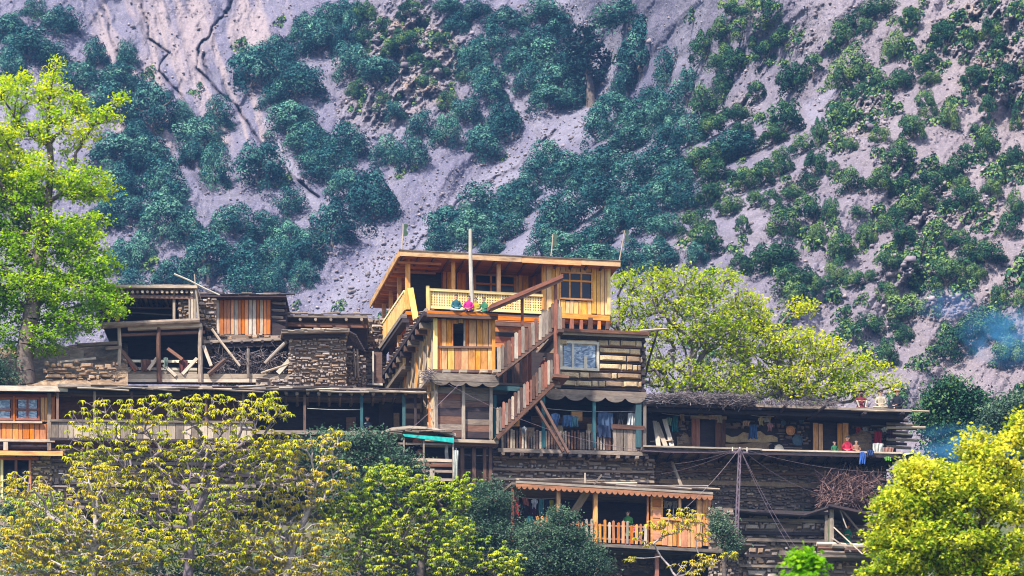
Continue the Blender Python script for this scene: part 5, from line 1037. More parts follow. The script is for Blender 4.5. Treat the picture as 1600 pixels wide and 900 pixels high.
wallbox(N_, bn, 184, 455, (512, 520), (598, 600), 3.0, 3.3, 'wood_dark', 'rear_wall')
for p0, p1, m_ in (((190, 548), (215, 578), 'wood_umber'), ((196, 556), (212, 580), 'wood_red'), ((245, 560), (232, 578), 'wood_pale'), ((255, 570), (275, 588), 'wood_pale'), ((308, 560), (285, 585), 'wood_pale'), ((318, 540), (330, 572), 'wood_pale'), ((262, 545), (285, 562), 'wood_umber'), ((206, 575), (190, 590), 'wood_pale')): beam('brace', bn, m_, N_.pp(*p0, -.3), N_.pp(*p1, -.5), .16, .1, side=N_.U)
for y, m_ in ((564, 'wood_white'), (576, 'wood_white'), (582, 'wood_pale')): hbeam(N_, bn, 192, y, 308, y+1, .1, 4, m_, 'board', .04)
hplanks(N_, bn, 184, 455, (584, 584), (597, 598), -.45, 2, ['wood_grey', 'wood_pale']); garment('sack_cloth', N_, 287, 562, 14, 20, -.35, (.16,.05,.05), 'dark red cloth draped over the barn board', 'cloth', 'cloth', 92); garment('sack_cloth', N_, 228, 561, 16, 18, -.3, (.22,.11,.08), 'brown sack cloth draped left of the middle barn post', 'cloth', 'cloth', 93); garment('sack_cloth', N_, 259, 558, 7, 18, -.4, (.2,.28,.26), 'grey green rag by the middle barn post', 'cloth', 'drape', 94)
# middle bay with branches
slab(N_, bn, 318, 452, (532, 527), (536, 531), -.2, 3, 'wood_grey', 'low_roof'); hbeam(N_, bn, 320, 543, 450, 538, 0, 5, 'wood_dark', 'beam')
for i in range(8): A = N_.pp(330+i*16, 536-i*.6, -.35); log('rafter', bn, 'wood_dark', A, A+N_.V*3, .08)
for p0, p1, m_, r_ in (((331, 514), (375, 572), 'wood_pale', .07), ((448, 534), (414, 568), 'wood_grey', .1), ((388, 545), (388, 590), 'wood_grey', .08), ((326, 585), (352, 562), 'wood_umber', .13), ((408, 583), (452, 568), 'wood_pale', .06)): log('prop_pole', bn, m_, N_.pp(*p0, -.6), N_.pp(*p1, -.6), r_)
beam('leaning_plank', bn, 'wood_white', N_.pp(434, 583, -.6), N_.pp(452, 563, -.6), .22, .05, side=N_.U)
brush('branch_pile', 'grey tangle of branches stored under the low barn roof', N_.pp(393, 572, .6), (1.8, .9, .55), 700, 1.3, .02, 'brush_grey', 15, .7)
log('antenna_pole', bn, 'wood_white', N_.pp(272, 428, -.5), N_.pp(343, 461, -.5), .045); log('antenna_pole', bn, 'wood_pale', N_.pp(311, 500, -.5), N_.pp(304, 428, -.5), .05, .03)
# plank hut
ph = thing('plank_sided_hut', N_.pp(380, 524, 3), 'small stone hut with striped orange and white plank front', 'hut')
vplanks(N_, ph, 338, 423, (465, 465), (522, 523), 2.4, 15, ['wood_orange', 'wood_red', 'wood_white', 'wood_pale', 'wood_orange', 'wood_pale'], jt=.06); slab(N_, ph, 312, 447, (460, 460), (464, 464), 1.8, 6, 'wood_dark', 'roof')
for i in range(12): A = N_.pp(312+i*11, 459+random.uniform(-1.3, 1), 1.8); log('roof_stick', ph, ['wood_grey', 'wood_dark'][i % 2], A, A+N_.U*random.uniform(.4, 1), .05)
for i in range(7): log('corner_log', ph, ['wood_dark', 'wood_grey'][i % 2], N_.pp(422, 468+i*5.5, 2.6), N_.pp(441+(i*5) % 12, 469+i*5.5, 2.4), .085)
hplanks(N_, ph, 424, 446, (466, 466), (520, 520), 3.0, 8, ['wood_dark', 'wood_grey']); wallbox(N_, ph, 336, 446, (464, 464), (528, 528), 2.5, 5.5, 'wood_dark', 'wall_core'); hbeam(N_, ph, 336, 525, 424, 526, 2.2, 4, 'wood_grey', 'sill')
stonewall(N_, ph, 318, 460, (525, 522), (536, 532), 1.5, 11, 5, ['stone_grey', 'stone_brown'], cap=90)
# low back roofs
br = thing('low_back_building', N_.pp(500, 520, 6), 'low building with long thin overhanging roof behind the stone house', 'house'); slab(N_, br, 428, 574, (491, 493), (495, 497), 4.5, 10, 'wood_grey', 'roof'); hbeam(N_, br, 436, 507, 574, 510, 4.8, 6, 'wood_umber', 'beam', .2); wallbox(N_, br, 430, 574, (496, 498), (545, 545), 6, 6.4, 'wood_dark')
for i in range(14): A = N_.pp(430+i*10.2, 490+random.uniform(-1.5, 1), 4.5); log('roof_stick', br, 'wood_grey', A, A+N_.U*random.uniform(.3, .8), .05); 
for i in range(6): A = N_.pp(445+i*24, 499, 4.5); log('rafter', br, 'wood_grey', A, A+N_.V*2, .08)
stonewall(N_, br, 548, 602, (495, 498), (612, 612), 7.5, 9, 4.5, ['stone_dark', 'stone_grey'], cap=280)
# stone house
T_ = Fr(452, 3.2, 6); sh = thing('dry_stone_house', T_.pp(500, 604), 'grey dry stone house with thin drooping flat roof', 'house')
stonewall(T_, sh, 452, 541, (526, 526), (605, 606), 0, 9, 4.2, ['stone_grey', 'stone_grey', 'stone_brown'], cap=300, dep=3.5); stonewall(T_, sh, 400, 470, (592, 590), (606, 607), -.3, 10, 5, ['stone_grey'], cap=60); stonewall(T_, sh, 536, 572, (540, 560), (605, 606), 1.8, 8, 4.5, ['stone_dark', 'stone_grey'], cap=140)
slab(T_, sh, 440, 546, (516, 513), (520, 518), -.6, 5, 'wood_grey', 'roof'); hbeam(T_, sh, 442, 527, 540, 524, -.2, 5, 'wood_dark', 'beam')
for i in range(10): A = T_.pp(440+i*10, 516-i*.3+random.uniform(-1.2, 1), -.6); log('roof_stick', sh, ['wood_grey', 'wood_pale'][i % 2], A, A+T_.U*random.uniform(.4, .9), .05)
for i in range(10): f = i/10; A = T_.pp(541+f*16, 516+f*28, f*3); log('roof_stick', sh, 'wood_dark', A, A+T_.U*.5-Vector((0,0,.25)), .07)
for x in (553, 558): log('side_pole', sh, 'wood_grey', T_.pp(x, 545, 1.0), T_.pp(x+2, 590, 1.2), .06)
bx_ = MB().fbox(N_, N_.uw(582, 550, 2)[0], N_.uw(597, 550, 2)[0], 2, 2.5, N_.uw(582, 600, 2)[1], N_.uw(582, 550, 2)[1], .5).build('cabinet', 'wood_umber'); tag(bx_, 'narrow upright brown cabinet with white edges left of the timber house', 'cabinet')
post(N_, bx_, 583, 549, 601, 1.9, 2.5, 'wood_white', 'cabinet_edge'); hbeam(N_, bx_, 582, 600, 598, 601, 1.9, 3, 'wood_white', 'cabinet_edge', .1)
# earth bank under the big tree

gxs, gys = np.meshgrid(np.linspace(-70, 200, 110), np.linspace(0, 1, 30)); Yb = .6+gys*6; py_ = 606-gys*62-10*np.clip((gxs-60)/120, 0, 1)*gys+7*(fbm(gxs/14, gys*5, 81, 4)-.5)*(gys > .02)
Vb = np.stack([(gxs-800)*S(Yb), Yb, (KH-py_)*S(Yb)], -1).reshape(-1, 3); idx = np.arange(gxs.size).reshape(gxs.shape); Fb = np.stack([idx[:-1, :-1], idx[:-1, 1:], idx[1:, 1:], idx[1:, :-1]], -1).reshape(-1, 4)
tag(link('earth_bank', mesh_np('earth_bank', Vb, Fb, None, MATS['bank_soil'], True)), 'bare brown earth bank under the tall green tree', None, None, 'structure')
bs = thing('bank_wall', P(130, 585, 3), 'half collapsed stones and boards on the brown earth bank', 'wall'); stonewall(N_, bs, 70, 184, (566, 566), (605, 605), -2.4, 13, 6, ['stone_brown', 'mud_plaster', 'bank_soil'], cap=140, backing=False, th=.1); beam('old_board', bs, 'wood_grey', N_.pp(110, 555, -1.4), N_.pp(131, 555, -1.4), .3, .45); beam('old_board', bs, 'wood_pale', N_.pp(90, 566, -1.9), N_.pp(150, 560, -1.9), .12, .1)
for a, b in (((120, 540), (184, 536)), ((165, 545), (190, 543))): beam('old_board', bs, 'wood_grey', N_.pp(*a, -.5), N_.pp(*b, -.5), .2, .16)

# ================================================================ LOWER LEFT HOUSE
E_ = Fr(0, -.5, 2); ll = thing('orange_window_house', E_.pp(40, 712), 'orange plank house with small paned windows at the left edge', 'house')
slab(E_, ll, -60, 106, (602, 603), (606, 607), -.7, 5, 'wood_pale', 'roof'); hbeam(E_, ll, -60, 606, 106, 608, -.75, 8, 'wood_pale', 'eaves_board', .05); wallbox(E_, ll, -60, 84, (614, 614), (700, 701), .1, 4, 'wood_dark', 'inner_wall')
hbeam(E_, ll, -60, 618, 84, 619, -.05, 4, 'wood_red', 'lintel'); vplanks(E_, ll, 63, 86, (617, 617), (659, 659), -.02, 4, ['wood_fresh', 'wood_orange', 'wood_fresh']); vplanks(E_, ll, -60, 80, (661, 662), (685, 686), -.05, 16, ['wood_orange', 'wood_orange', 'wood_fresh'])
for a, b, c in ((-26, 20, (-3,)), (24, 62, (43,))): window(E_, ll, a, 621, b, 657, -.1, c, 'wood_red', 'plastic_sheet', 640, 3)
post(E_, ll, 22, 619, 660, -.14, 3, 'wood_orange'); hbeam(E_, ll, -60, 659, 66, 660, -.16, 3, 'wood_pale', 'sill', .12); post(E_, ll, 77, 615, 704, -.1, 6, 'wood_grey'); post(E_, ll, 9, 688, 704, -.1, 7, 'wood_pale'); hbeam(E_, ll, -60, 687, 86, 689, -.15, 4, 'wood_pale', 'beam', .15)
slab(E_, ll, -60, 98, (704, 705), (706, 707), -.6, 3, 'wood_fresh', 'lower_roof'); hbeam(E_, ll, -60, 707, 98, 709, -.65, 7, 'wood_fresh', 'eaves_board', .06); hbeam(E_, ll, -60, 716, 60, 717, -.1, 4, 'wood_orange', 'lintel')
for x, m_ in ((3, 'wood_yellow'), (25, 'wood_umber'), (47, 'wood_orange')): post(E_, ll, x, 712, 780, -.1, 4, m_)
wallbox(E_, ll, -60, 52, (712, 712), (780, 780), 1.0, 1.2, 'glass_dark', 'lower_room'); stonewall(E_, ll, 50, 80, (714, 714), (800, 800), 0, 10, 5, ['stone_brown', 'mud_pale'], cap=100)
wallbox(E_, ll, -60, 82, (775, 775), (830, 830), .2, 1, 'stone_dark')

# ================================================================ PEOPLE
mat_plain('skin_warm', (.62,.36,.25), .6, .08); MATS['skin_warm'] = bpy.data.materials['skin_warm']; MATS['hair_dark'] = mat_plain('hair_dark', (.02,.016,.018), .5, .1)
MATS['eye_dark'] = mat_plain('eye_dark', (.02,.015,.015), .3, .05)
def skin_body(nodes, edges, root):
    me = bpy.data.meshes.new('skel'); me.from_pydata([n[0] for n in nodes], edges, []); o = bpy.data.objects.new('skel', me); COL.objects.link(o)
    md = o.modifiers.new('s', 'SKIN'); sub = o.modifiers.new('d', 'SUBSURF'); sub.levels = 1; sub.render_levels = 1
    sv = me.skin_vertices[0].data
    for i, n in enumerate(nodes): r = n[1]; sv[i].radius = (r, r) if not isinstance(r, tuple) else r; sv[i].use_root = (i == root)
    dg = bpy.context.evaluated_depsgraph_get(); dg.update(); out = bpy.data.meshes.new_from_object(o.evaluated_get(dg)); bpy.data.objects.remove(o); bpy.data.meshes.remove(me); return out
def hand_mesh(m, wrist, d, up, s=1.0):
    """palm with four fingers of different length and a side thumb"""
    d = d.normalized(); sd = d.cross(up).normalized(); n = sd.cross(d); m.beam(wrist, wrist+d*.085*s, .075*s, .028*s, side=sd, var=.5)
    for k, L in enumerate((.062, .074, .07, .052)):
        b = wrist+d*.085*s+sd*(-.028+.019*k)*s; e = b+d*L*.55*s-n*.008*s; m.beam(b, e, .016*s, .017*s, side=sd, var=.5); m.beam(e, e+(d*.6-n*.8).normalized()*L*.45*s, .014*s, .015*s, side=sd, var=.5)
    b = wrist+d*.025*s-sd*.036*s; m.beam(b, b+(d*.7-sd*.7)*.055*s, .02*s, .02*s, side=sd, var=.5)
def person(loc, facing, pose, scale, top, legs, lab, hat=None, scarf=None, beard=False, lean=0.0):
    """facing: angle, 0 = towards the camera (-Y); one continuous body, clothing regions by material"""
    top, legs = tuple(c*.6 for c in top), tuple(c*.7 for c in legs)
    rt = thing('person', loc, lab, 'person'); g = facing; Rm = Matrix.Rotation(g, 3, 'Z'); s = scale
    def p(x, y, z): return Rm @ (Vector((x, y, z))*s)
    # local: x right of picture when facing camera, -y forward
    if pose == 'stand': pel = .93; sh_ = 1.42
    else: pel = .12; sh_ = .60
    f = lean
    nd = [(p(0, 0, pel), .15*s), (p(0, -f*.4, pel+.24), .135*s), (p(0, -f, sh_-.03), .14*s), (p(0, -f*1.1, sh_+.07), .055*s), (p(0, -f*1.25-.015, sh_+.15), .06*s), (p(0, -f*1.3-.02, sh_+.24), .095*s), (p(0, -f*1.3-.01, sh_+.31), .07*s)]
    ed = [(0,1),(1,2),(2,3),(3,4),(4,5),(5,6)]; reg = ['l','t','t','s','s','s','s']
    def add(a, r, b, rg): nd.append((a, r*s)); reg.append(rg); ed.append((b, len(nd)-1)); return len(nd)-1
    wr = []
    for sx in (-1, 1):
        a = add(p(.17*sx, -f, sh_-.03), .062, 2, 't')
        if pose == 'stand': e = add(p(.24*sx, -.06-f, sh_-.30), .047, a, 't'); w = add(p(.12*sx, -.28-f, sh_-.28), .032, e, 't'); hd = p(.05*sx, -.33-f, sh_-.25)
        elif pose == 'wide': e = add(p(.33*sx, -.10-f, sh_-.15), .052, a, 't'); w = add(p(.16*sx, -.27-f, sh_-.20), .034, e, 't'); hd = p(.05*sx, -.3-f, sh_-.2)
        else: e = add(p(.25*sx, -.06-f, sh_-.27), .05, a, 't'); w = add(p(.10*sx, -.28-f, sh_-.37), .033, e, 't'); hd = p(.02*sx, -.36-f, sh_-.40)
        wr.append((nd[w][0], hd))
        if pose == 'stand': h = add(p(.09*sx, 0, pel-.06), .095, 0, 'l'); k = add(p(.10*sx, -.02, .48), .062, h, 'l'); an = add(p(.10*sx, .02, .09), .042, k, 'l'); add(p(.11*sx, -.12, .04), .035, an, 's')
        elif pose == 'wide': h = add(p(.10*sx, -.06, .14), .09, 0, 'l'); k = add(p(.26*sx, -.30, .42), .062, h, 'l'); an = add(p(.16*sx, -.42, .07), .042, k, 'l'); add(p(.17*sx, -.53, .04), .034, an, 's')
        else: h = add(p(.10*sx, -.06, .11), .088, 0, 'l'); k = add(p(.34*sx, -.30, .12), .068, h, 'l'); an = add(p(.02*sx, -.42+.05*sx, .06), .045, k, 'l'); add(p(-.10*sx, -.42+.05*sx, .045), .033, an, 's')
    me = skin_body([n for n in nd], ed, 0); body = link('body', me, rt)
    for m_ in (cloth(top), cloth(legs), MATS['skin_warm']): me.materials.append(m_)
    pos = np.array([n[0] for n in nd]); rr = np.array([n[1] for n in nd]); cen = np.zeros(len(me.polygons)*3, np.float32); me.polygons.foreach_get('center', cen); cen = cen.reshape(-1, 3)
    best = np.full(len(cen), 1e9); mi = np.zeros(len(cen), int)
    for a, b in ed:
        A, Bq = pos[a], pos[b]; d = Bq-A; t_ = np.clip(((cen-A)@d)/(d@d), 0, 1); di = np.linalg.norm(cen-A-t_[:, None]*d, axis=1)-(rr[a]+(rr[b]-rr[a])*t_)
        rg = np.where(t_ < .5, 'tls'.index(reg[a]), 'tls'.index(reg[b])); k = di < best; best = np.where(k, di, best); mi = np.where(k, rg, mi)
    me.polygons.foreach_set('material_index', mi.astype(np.int32)); me.polygons.foreach_set('use_smooth', [True]*len(me.polygons))
    O = rt.location; m = MB()
    for (w, hd) in wr: hand_mesh(m, O+w, hd-w, Vector((0, 0, 1)), s*1.05)
    m.build('hand', 'skin_warm', rt); hc = nd[5][0]; m = MB()                        # face details
    fd = p(0, -1, 0)/s; rd = p(1, 0, 0)/s; m.beam(O+hc+fd*.085*s+Vector((0, 0, .01*s)), O+hc+fd*.112*s-Vector((0, 0, .022*s)), .022*s, .022*s, var=.5)
    for sx in (-1, 1): m.beam(O+hc+rd*sx*.088*s+Vector((0, 0, -.02*s)), O+hc+rd*sx*.092*s+Vector((0, 0, .03*s)), .02*s, .03*s, var=.5)
    m.build('nose_and_ears', 'skin_warm', rt); m = MB()
    for sx in (-1, 1): m.beam(O+hc+rd*(sx*.034-.012)*s+fd*.088*s+Vector((0, 0, .018*s)), O+hc+rd*(sx*.034+.012)*s+fd*.088*s+Vector((0, 0, .018*s)), .01*s, .012*s, var=.5)
    m.beam(O+hc+rd*-.022*s+fd*.088*s-Vector((0, 0, .045*s)), O+hc+rd*.022*s+fd*.088*s-Vector((0, 0, .045*s)), .008*s, .008*s, var=.5); m.build('eyes_and_mouth', 'eye_dark', rt)
    # hair, cap or scarf: a shell over the head
    def shell(name, mat, r, zc, back, cut, rz=1.0):
        V, F = [], []; n, q = 14, 7; c = hc+Vector((0, 0, zc*s))-fd*back*s
        for j in range(q+1):
            th = cut*j/q
            for i in range(n): a = 2*math.pi*i/n; fr_ = 1-.0*math.cos(a); d = rd*math.cos(a)*math.sin(th)+(-fd)*math.sin(a)*math.sin(th); V.append(c+d*r*s+Vector((0, 0, math.cos(th)*r*s*rz)))
        for j in range(q):
            for i in range(n): F.append([j*n+i, (j+1)*n+i, (j+1)*n+(i+1) % n, j*n+(i+1) % n])
        me2 = mesh_np(name, [tuple(v) for v in V], F, None, mat, True); return link(name, me2, rt)
    shell('hair', MATS['hair_dark'], .108, .026, .034, 1.5)
    if scarf: shell('headscarf', cloth(scarf), .122, .01, .05, 1.75, 1.05)
    if hat: shell('cap', cloth(hat), .125, .05, .0, 1.35, .75); 
    if hat:
        m = MB(); c = O+hc+Vector((0, 0, .07*s)); n = 14
        for i in range(n): a, b = 2*math.pi*i/n, 2*math.pi*(i+1)/n; m.tube(c+(rd*math.cos(a)-fd*math.sin(a))*.118*s, c+(rd*math.cos(b)-fd*math.sin(b))*.118*s, .024*s, .024*s, 6, .5)
        m.build('cap_roll', cloth(hat), rt)
    if beard: m = MB(); m.beam(O+hc+fd*.07*s-Vector((0, 0, .05*s)), O+hc+fd*.06*s-Vector((0, 0, .13*s)), .1*s, .06*s, side=rd, var=.5); m.build('beard', 'hair_dark', rt)
    # garment skirt over the lap or hem for standing
    if pose != 'stand':
        m = MB(); n = 12; zt, zb = O+p(0, -f*.5, .34), O+p(0, -.06, .05)
        for i in range(n):
            a, b = 2*math.pi*i/n, 2*math.pi*(i+1)/n; e = lambda q, r0, ry: (rd*math.cos(q)*r0-fd*math.sin(q)*ry)*s
            m.poly([zt+e(a, .165, .14), zt+e(b, .165, .14), zb+e(b, .26, .22), zb+e(a, .26, .22)], .5)
        m.build('tunic_hem', cloth(top), rt, smooth=True)
    else:
        m = MB(); n = 12; zt, zb = O+p(0, 0, 1.12), O+p(0, 0, .52)
        for i in range(n):
            a, b = 2*math.pi*i/n, 2*math.pi*(i+1)/n; e = lambda q, r0, ry: (rd*math.cos(q)*r0-fd*math.sin(q)*ry)*s
            m.poly([zt+e(a, .155, .13), zt+e(b, .155, .13), zb+e(b, .25, .2), zb+e(a, .25, .2)], .5)
        m.build('tunic_hem', cloth(top), rt, smooth=True)
    return rt
wr_ = M.uw(720, 488, -.2)[1]+.05
def onroof(px): q = M.pp(px, 488, -.22); return Vector((q.x, q.y, M.uw(668, 486, -.45)[1]*.5+M.uw(777, 490, -.45)[1]*.5+.0))
for px, a, sc_, t_, l_, lab, k in ((713, .15, .94, (.03,.15,.20), (.62,.68,.76), 'child in dark teal jacket sitting leftmost on the tower roof', {}), (732, -.1, .92, (.62,.03,.30), (.06,.04,.10), 'child in bright magenta jacket, second from the left on the tower roof', {}),
        (744, -.3, .82, (.62,.48,.05), (.62,.60,.50), 'child in yellow and orange top, third on the tower roof', {'lean': .08}), (757, -.5, .85, (.06,.26,.14), (.04,.16,.14), 'child in green sitting rightmost on the tower roof under the beam', {'lean': .05})):
    person(onroof(px), a, 'sit', sc_, t_, l_, lab, **k)
def rroof(px): q = R_.pp(px, 641, -.25); z = R_.uw(1216, 634.5, -.7)[1]; return Vector((q.x, q.y, z+.03))
person(rroof(1345), .1, 'wide', 1.0, (.20,.03,.05), (.45,.40,.36), 'man in dark red vest squatting leftmost on the right roof', hat=(.04,.035,.04), beard=True)
person(rroof(1376), -.1, 'sit', 1.05, (.62,.54,.42), (.55,.48,.38), 'man wrapped in a cream shawl sitting between the other two', hat=(.10,.08,.07), lean=.08); person(rroof(1402), -.5, 'sit', 1.1, (.015,.02,.035), (.02,.02,.03), 'man in black coat and tan cap sitting rightmost on the roof', hat=(.45,.28,.15))
def rfl(px, v=-.2): q = R_.pp(px, 705, v); z = R_.uw(1208, 703, -1.1)[1]; return Vector((q.x, q.y, z+.03))
person(rfl(1304), .2, 'sit', .72, (.04,.20,.10), (.03,.1,.06), 'small child in green sitting before the orange framed doorway', scarf=(.45,.30,.32)); person(rfl(1324), -.1, 'sit', 1.0, (.65,.03,.09), (.5,.03,.08), 'woman in bright red dress sitting beside the orange framed doorway'); person(rfl(1338, -.3), .2, 'sit', .8, (.45,.24,.16), (.6,.55,.5), 'child in tan top sitting right of the woman in red')
bfl = B.pp(981, 850, .2); bz = B.uw(981, 849, -.8)[1]
person(Vector((bfl.x, bfl.y, bz)), -.2, 'stand', 1.0, (.10,.36,.10), (.5,.08,.15), 'woman in green dress standing behind the orange balcony pickets', scarf=(.10,.04,.05)); person(Vector((bfl.x+.28, bfl.y-.15, bz+.62)), -.4, 'sit', .5, (.65,.12,.22), (.7,.6,.6), 'small child in pink held on the balcony beside the woman in green')
q = Q.pp(1324, 850, .3); person(Vector((q.x, q.y, q.z-.55)), -.2, 'stand', .82, (.02,.30,.14), (.02,.25,.12), 'child in green with orange headscarf inside the log stack hut', scarf=(.75,.22,.02))
q = M.pp(850, 594, 0); person(Vector((q.x, q.y, q.z-.25)), -.5, 'stand', .8, (.50,.08,.05), (.2,.05,.05), 'child in red standing behind the stair pickets'); q = L_.pp(574, 676, .3); person(Vector((q.x, q.y, q.z-.02)), .2, 'sit', .85, (.06,.09,.16), (.05,.06,.1), 'person in dark clothes sitting in the dark left veranda', scarf=(.55,.30,.28))
# ================================================================ BROADLEAF TREES ROUND THE VILLAGE
def blob_tips(blobs, Y, n, r, dfac=.8):
    """random points inside crown lobes given as (px, py, rx, ry) on the plane Y"""
    w = np.array([b[2]*b[3] for b in blobs], float); k = r.choice(len(blobs), n, p=w/w.sum()); B_ = np.array(blobs, float)[k]; s = S(Y)
    d = r.normal(size=(n, 3)); d /= np.linalg.norm(d, axis=1, keepdims=True); q = r.uniform(.15, 1, n)[:, None]**.5; d = d*q
    x = (B_[:, 0]-800)*s+d[:, 0]*B_[:, 2]*s; z = (KH-B_[:, 1])*s+d[:, 2]*B_[:, 3]*s; y = Y+d[:, 1]*(B_[:, 2]+B_[:, 3])*.5*s*dfac
    return np.stack([x, y, z], -1)
def grow(trunk, tips, r, seg=.5, wob=.12, grav=.25):
    """trunk: (k,3) polyline from the root up; joins every tip to the nearest wood already grown"""
    N = [trunk[0]]; par = [-1]
    for a, b in zip(trunk[:-1], trunk[1:]):
        m = max(1, int(np.linalg.norm(b-a)/seg))
        for i in range(m): par.append(len(N)-1); N.append(a+(b-a)*(i+1)/m+r.normal(0, .02, 3))
    N = [np.array(p, float) for p in N]; top = np.array(trunk[-1]); A = np.array(N); root_len = [0.0]
    for i in range(1, len(N)): root_len.append(root_len[par[i]]+np.linalg.norm(N[i]-N[par[i]]))
    nb = len(N); cap = len(N)+len(tips)*14; P_ = np.zeros((cap, 3)); P_[:nb] = A; RL = np.zeros(cap); RL[:nb] = root_len; par = par+[0]*(cap-nb); cnt = nb
    mid = trunk[len(trunk)//2]; order = np.argsort(np.linalg.norm(tips-mid, axis=1)); ends = []
    for ti in order:
        t_ = tips[ti]; d = np.linalg.norm(P_[:cnt]-t_, axis=1); up = np.clip(P_[:cnt, 2]-t_[2], 0, None); j = int(np.argmin(d*1.0+RL[:cnt]*.12+up*.9))
        a = P_[j]; L = d[j]; m = int(min(13, max(1, round(L/seg)))); base = a; prev = j
        bend = r.normal(0, wob*L, 3)*np.array([1, 1, .5])+np.array([0, 0, -grav*L*.25])
        for i in range(m):
            f = (i+1)/m; q = a+(t_-a)*f+bend*math.sin(f*math.pi)*.6+(r.normal(0, seg*.07, 3) if i < m-1 else 0); P_[cnt] = q; par[cnt] = prev; RL[cnt] = RL[prev]+L/m; prev = cnt; cnt += 1
        ends.append(prev)
    return P_[:cnt], np.array(par[:cnt]), np.array(ends)
def wood_radii(par, ends, n, rt, rmax, p=.5):
    c = np.zeros(n)
    for e in ends: c[e] += 1
    for i in range(n-1, 0, -1): c[par[i]] += c[i] if c[i] > 0 else .5
    rr = rt*np.maximum(c, .6)**p; return np.minimum(rr, rmax)
def droop_leaves(C_, r, k, L, wd, droop=.75, rad=.0):
    """whorls of k hanging leaflets at every centre: two bent quads each"""
    n = len(C_); cc = np.repeat(C_, k, axis=0)+r.normal(0, rad, (n*k, 3)); a = (np.tile(np.arange(k)*2*math.pi/k, n)+np.repeat(r.uniform(0, 6, n), k)+r.normal(0, .25, n*k)); l = L*r.uniform(.6, 1.15, n*k)
    o = np.stack([np.cos(a), np.sin(a), np.zeros(n*k)], -1); sd = np.stack([-np.sin(a), np.cos(a), np.zeros(n*k)], -1); dr = droop*r.uniform(.5, 1.4, n*k)
    A = cc; M1 = cc+o*(l*.5)[:, None]+np.array([0, 0, .12])*l[:, None]-np.array([0, 0, 1])*(l*dr*.12)[:, None]; E = cc+o*(l*.92)[:, None]-np.array([0, 0, 1])*(l*dr*.7)[:, None]; w = (wd*r.uniform(.7, 1.2, n*k))[:, None]*sd
    V = np.stack([A-w*.15, A+w*.15, M1+w*.5, M1-w*.5, E+w*.12, E-w*.12], 1).reshape(-1, 3); b = np.arange(n*k)*6
    F = np.stack([np.stack([b, b+1, b+2, b+3], -1), np.stack([b+3, b+2, b+4, b+5], -1)], 1).reshape(-1, 4)
    v = np.repeat(np.clip(np.repeat(r.uniform(0, 1, n), k)*.6+r.uniform(0, 1, n*k)*.4, 0, 1), 2); return V, F, v
def tree(name, label, Y, trunk, blobs, ntips, leafmat, barkmat, seed, kind='small', nleaf=30, size=.15, rad=.35, rmax=.5, rtip=.014, group=None, base_z=None, seg=.5, thin=0.0, dfac=.8, whorl=(8, .34, .10), sunlit_top=0.0, pw=.5):
    r = np.random.default_rng(seed); tr = [np.array(P(px, py, Y-(.25 if name == 'tall_tree' else 0))) for px, py in trunk]; bz = float(ground_z(Y)) if base_z is None else base_z
    if tr[0][2] > bz+.1: tr = [np.array([tr[0][0], Y, bz-.3])]+tr
    tips = blob_tips(blobs, Y, ntips, r, dfac); N, par, ends = grow(np.array(tr), tips, r, seg)
    R = wood_radii(par, ends, len(N), rtip, rmax, pw); rt_ = thing(name, tr[0], label, 'tree', group); o = tr[0]
    A, Bq = N[par[1:]]-o, N[1:]-o; ra, rb = R[par[1:]], R[1:]; ra = np.minimum(ra, rb*1.5+.01); nt = len(tr)*0
    V, F = tube_np(A, Bq, ra, rb, 5); big = ra > rmax*.45
    Fb = F.reshape(-1, 5, 4)
    link('trunk', mesh_np('trunk', V, Fb[big].reshape(-1, 4) if big.any() else F[:5], None, MATS[barkmat], True), rt_)
    link('branches', mesh_np('branches', V, Fb[~big].reshape(-1, 4), {'v': ('FACE', np.repeat(r.uniform(0, 1, (~big).sum()), 5))}, MATS[barkmat], True), rt_)['kind'] = 'stuff'
    E = N[ends]-o
    if thin: E = E[r.uniform(0, 1, len(E)) > thin]
    if kind == 'small':
        C_ = np.repeat(E, nleaf, axis=0); off = r.normal(0, rad, C_.shape)*np.array([1, 1, .6]); P0 = C_+off; Nn = r.normal(0, .6, P0.shape)+np.array([0, -.15, .8]); V, F = leaf_quads(P0, Nn, size*r.uniform(.6, 1.3, len(P0)), r, .6, .1)
        v = np.clip(np.repeat(r.uniform(0, 1, len(E)), nleaf)*.5+r.uniform(0, 1, len(P0))*.5, 0, 1)
    else:
        k, L, w = whorl; C_ = E
        if nleaf > 1: C_ = np.repeat(E, nleaf, axis=0)+r.normal(0, rad, (len(E)*nleaf, 3))*np.array([1, 1, .6])*(np.tile(np.arange(nleaf), len(E)) > 0)[:, None]
        V, F, v = droop_leaves(C_, r, k, L, w)
    if sunlit_top: z = V.reshape(-1, (4 if kind == 'small' else 6), 3)[:, 0, 2]; z = np.repeat(z, 1 if kind == 'small' else 2); v = np.clip(v*.75+sunlit_top*(z-z.min())/(z.max()-z.min()), 0, 1)  # leaf colour turns yellower with height, painting in the sunlit crown top
    link('crown', mesh_np('crown', V, F, {'v': ('FACE', v)}, MATS[leafmat]), rt_); return rt_

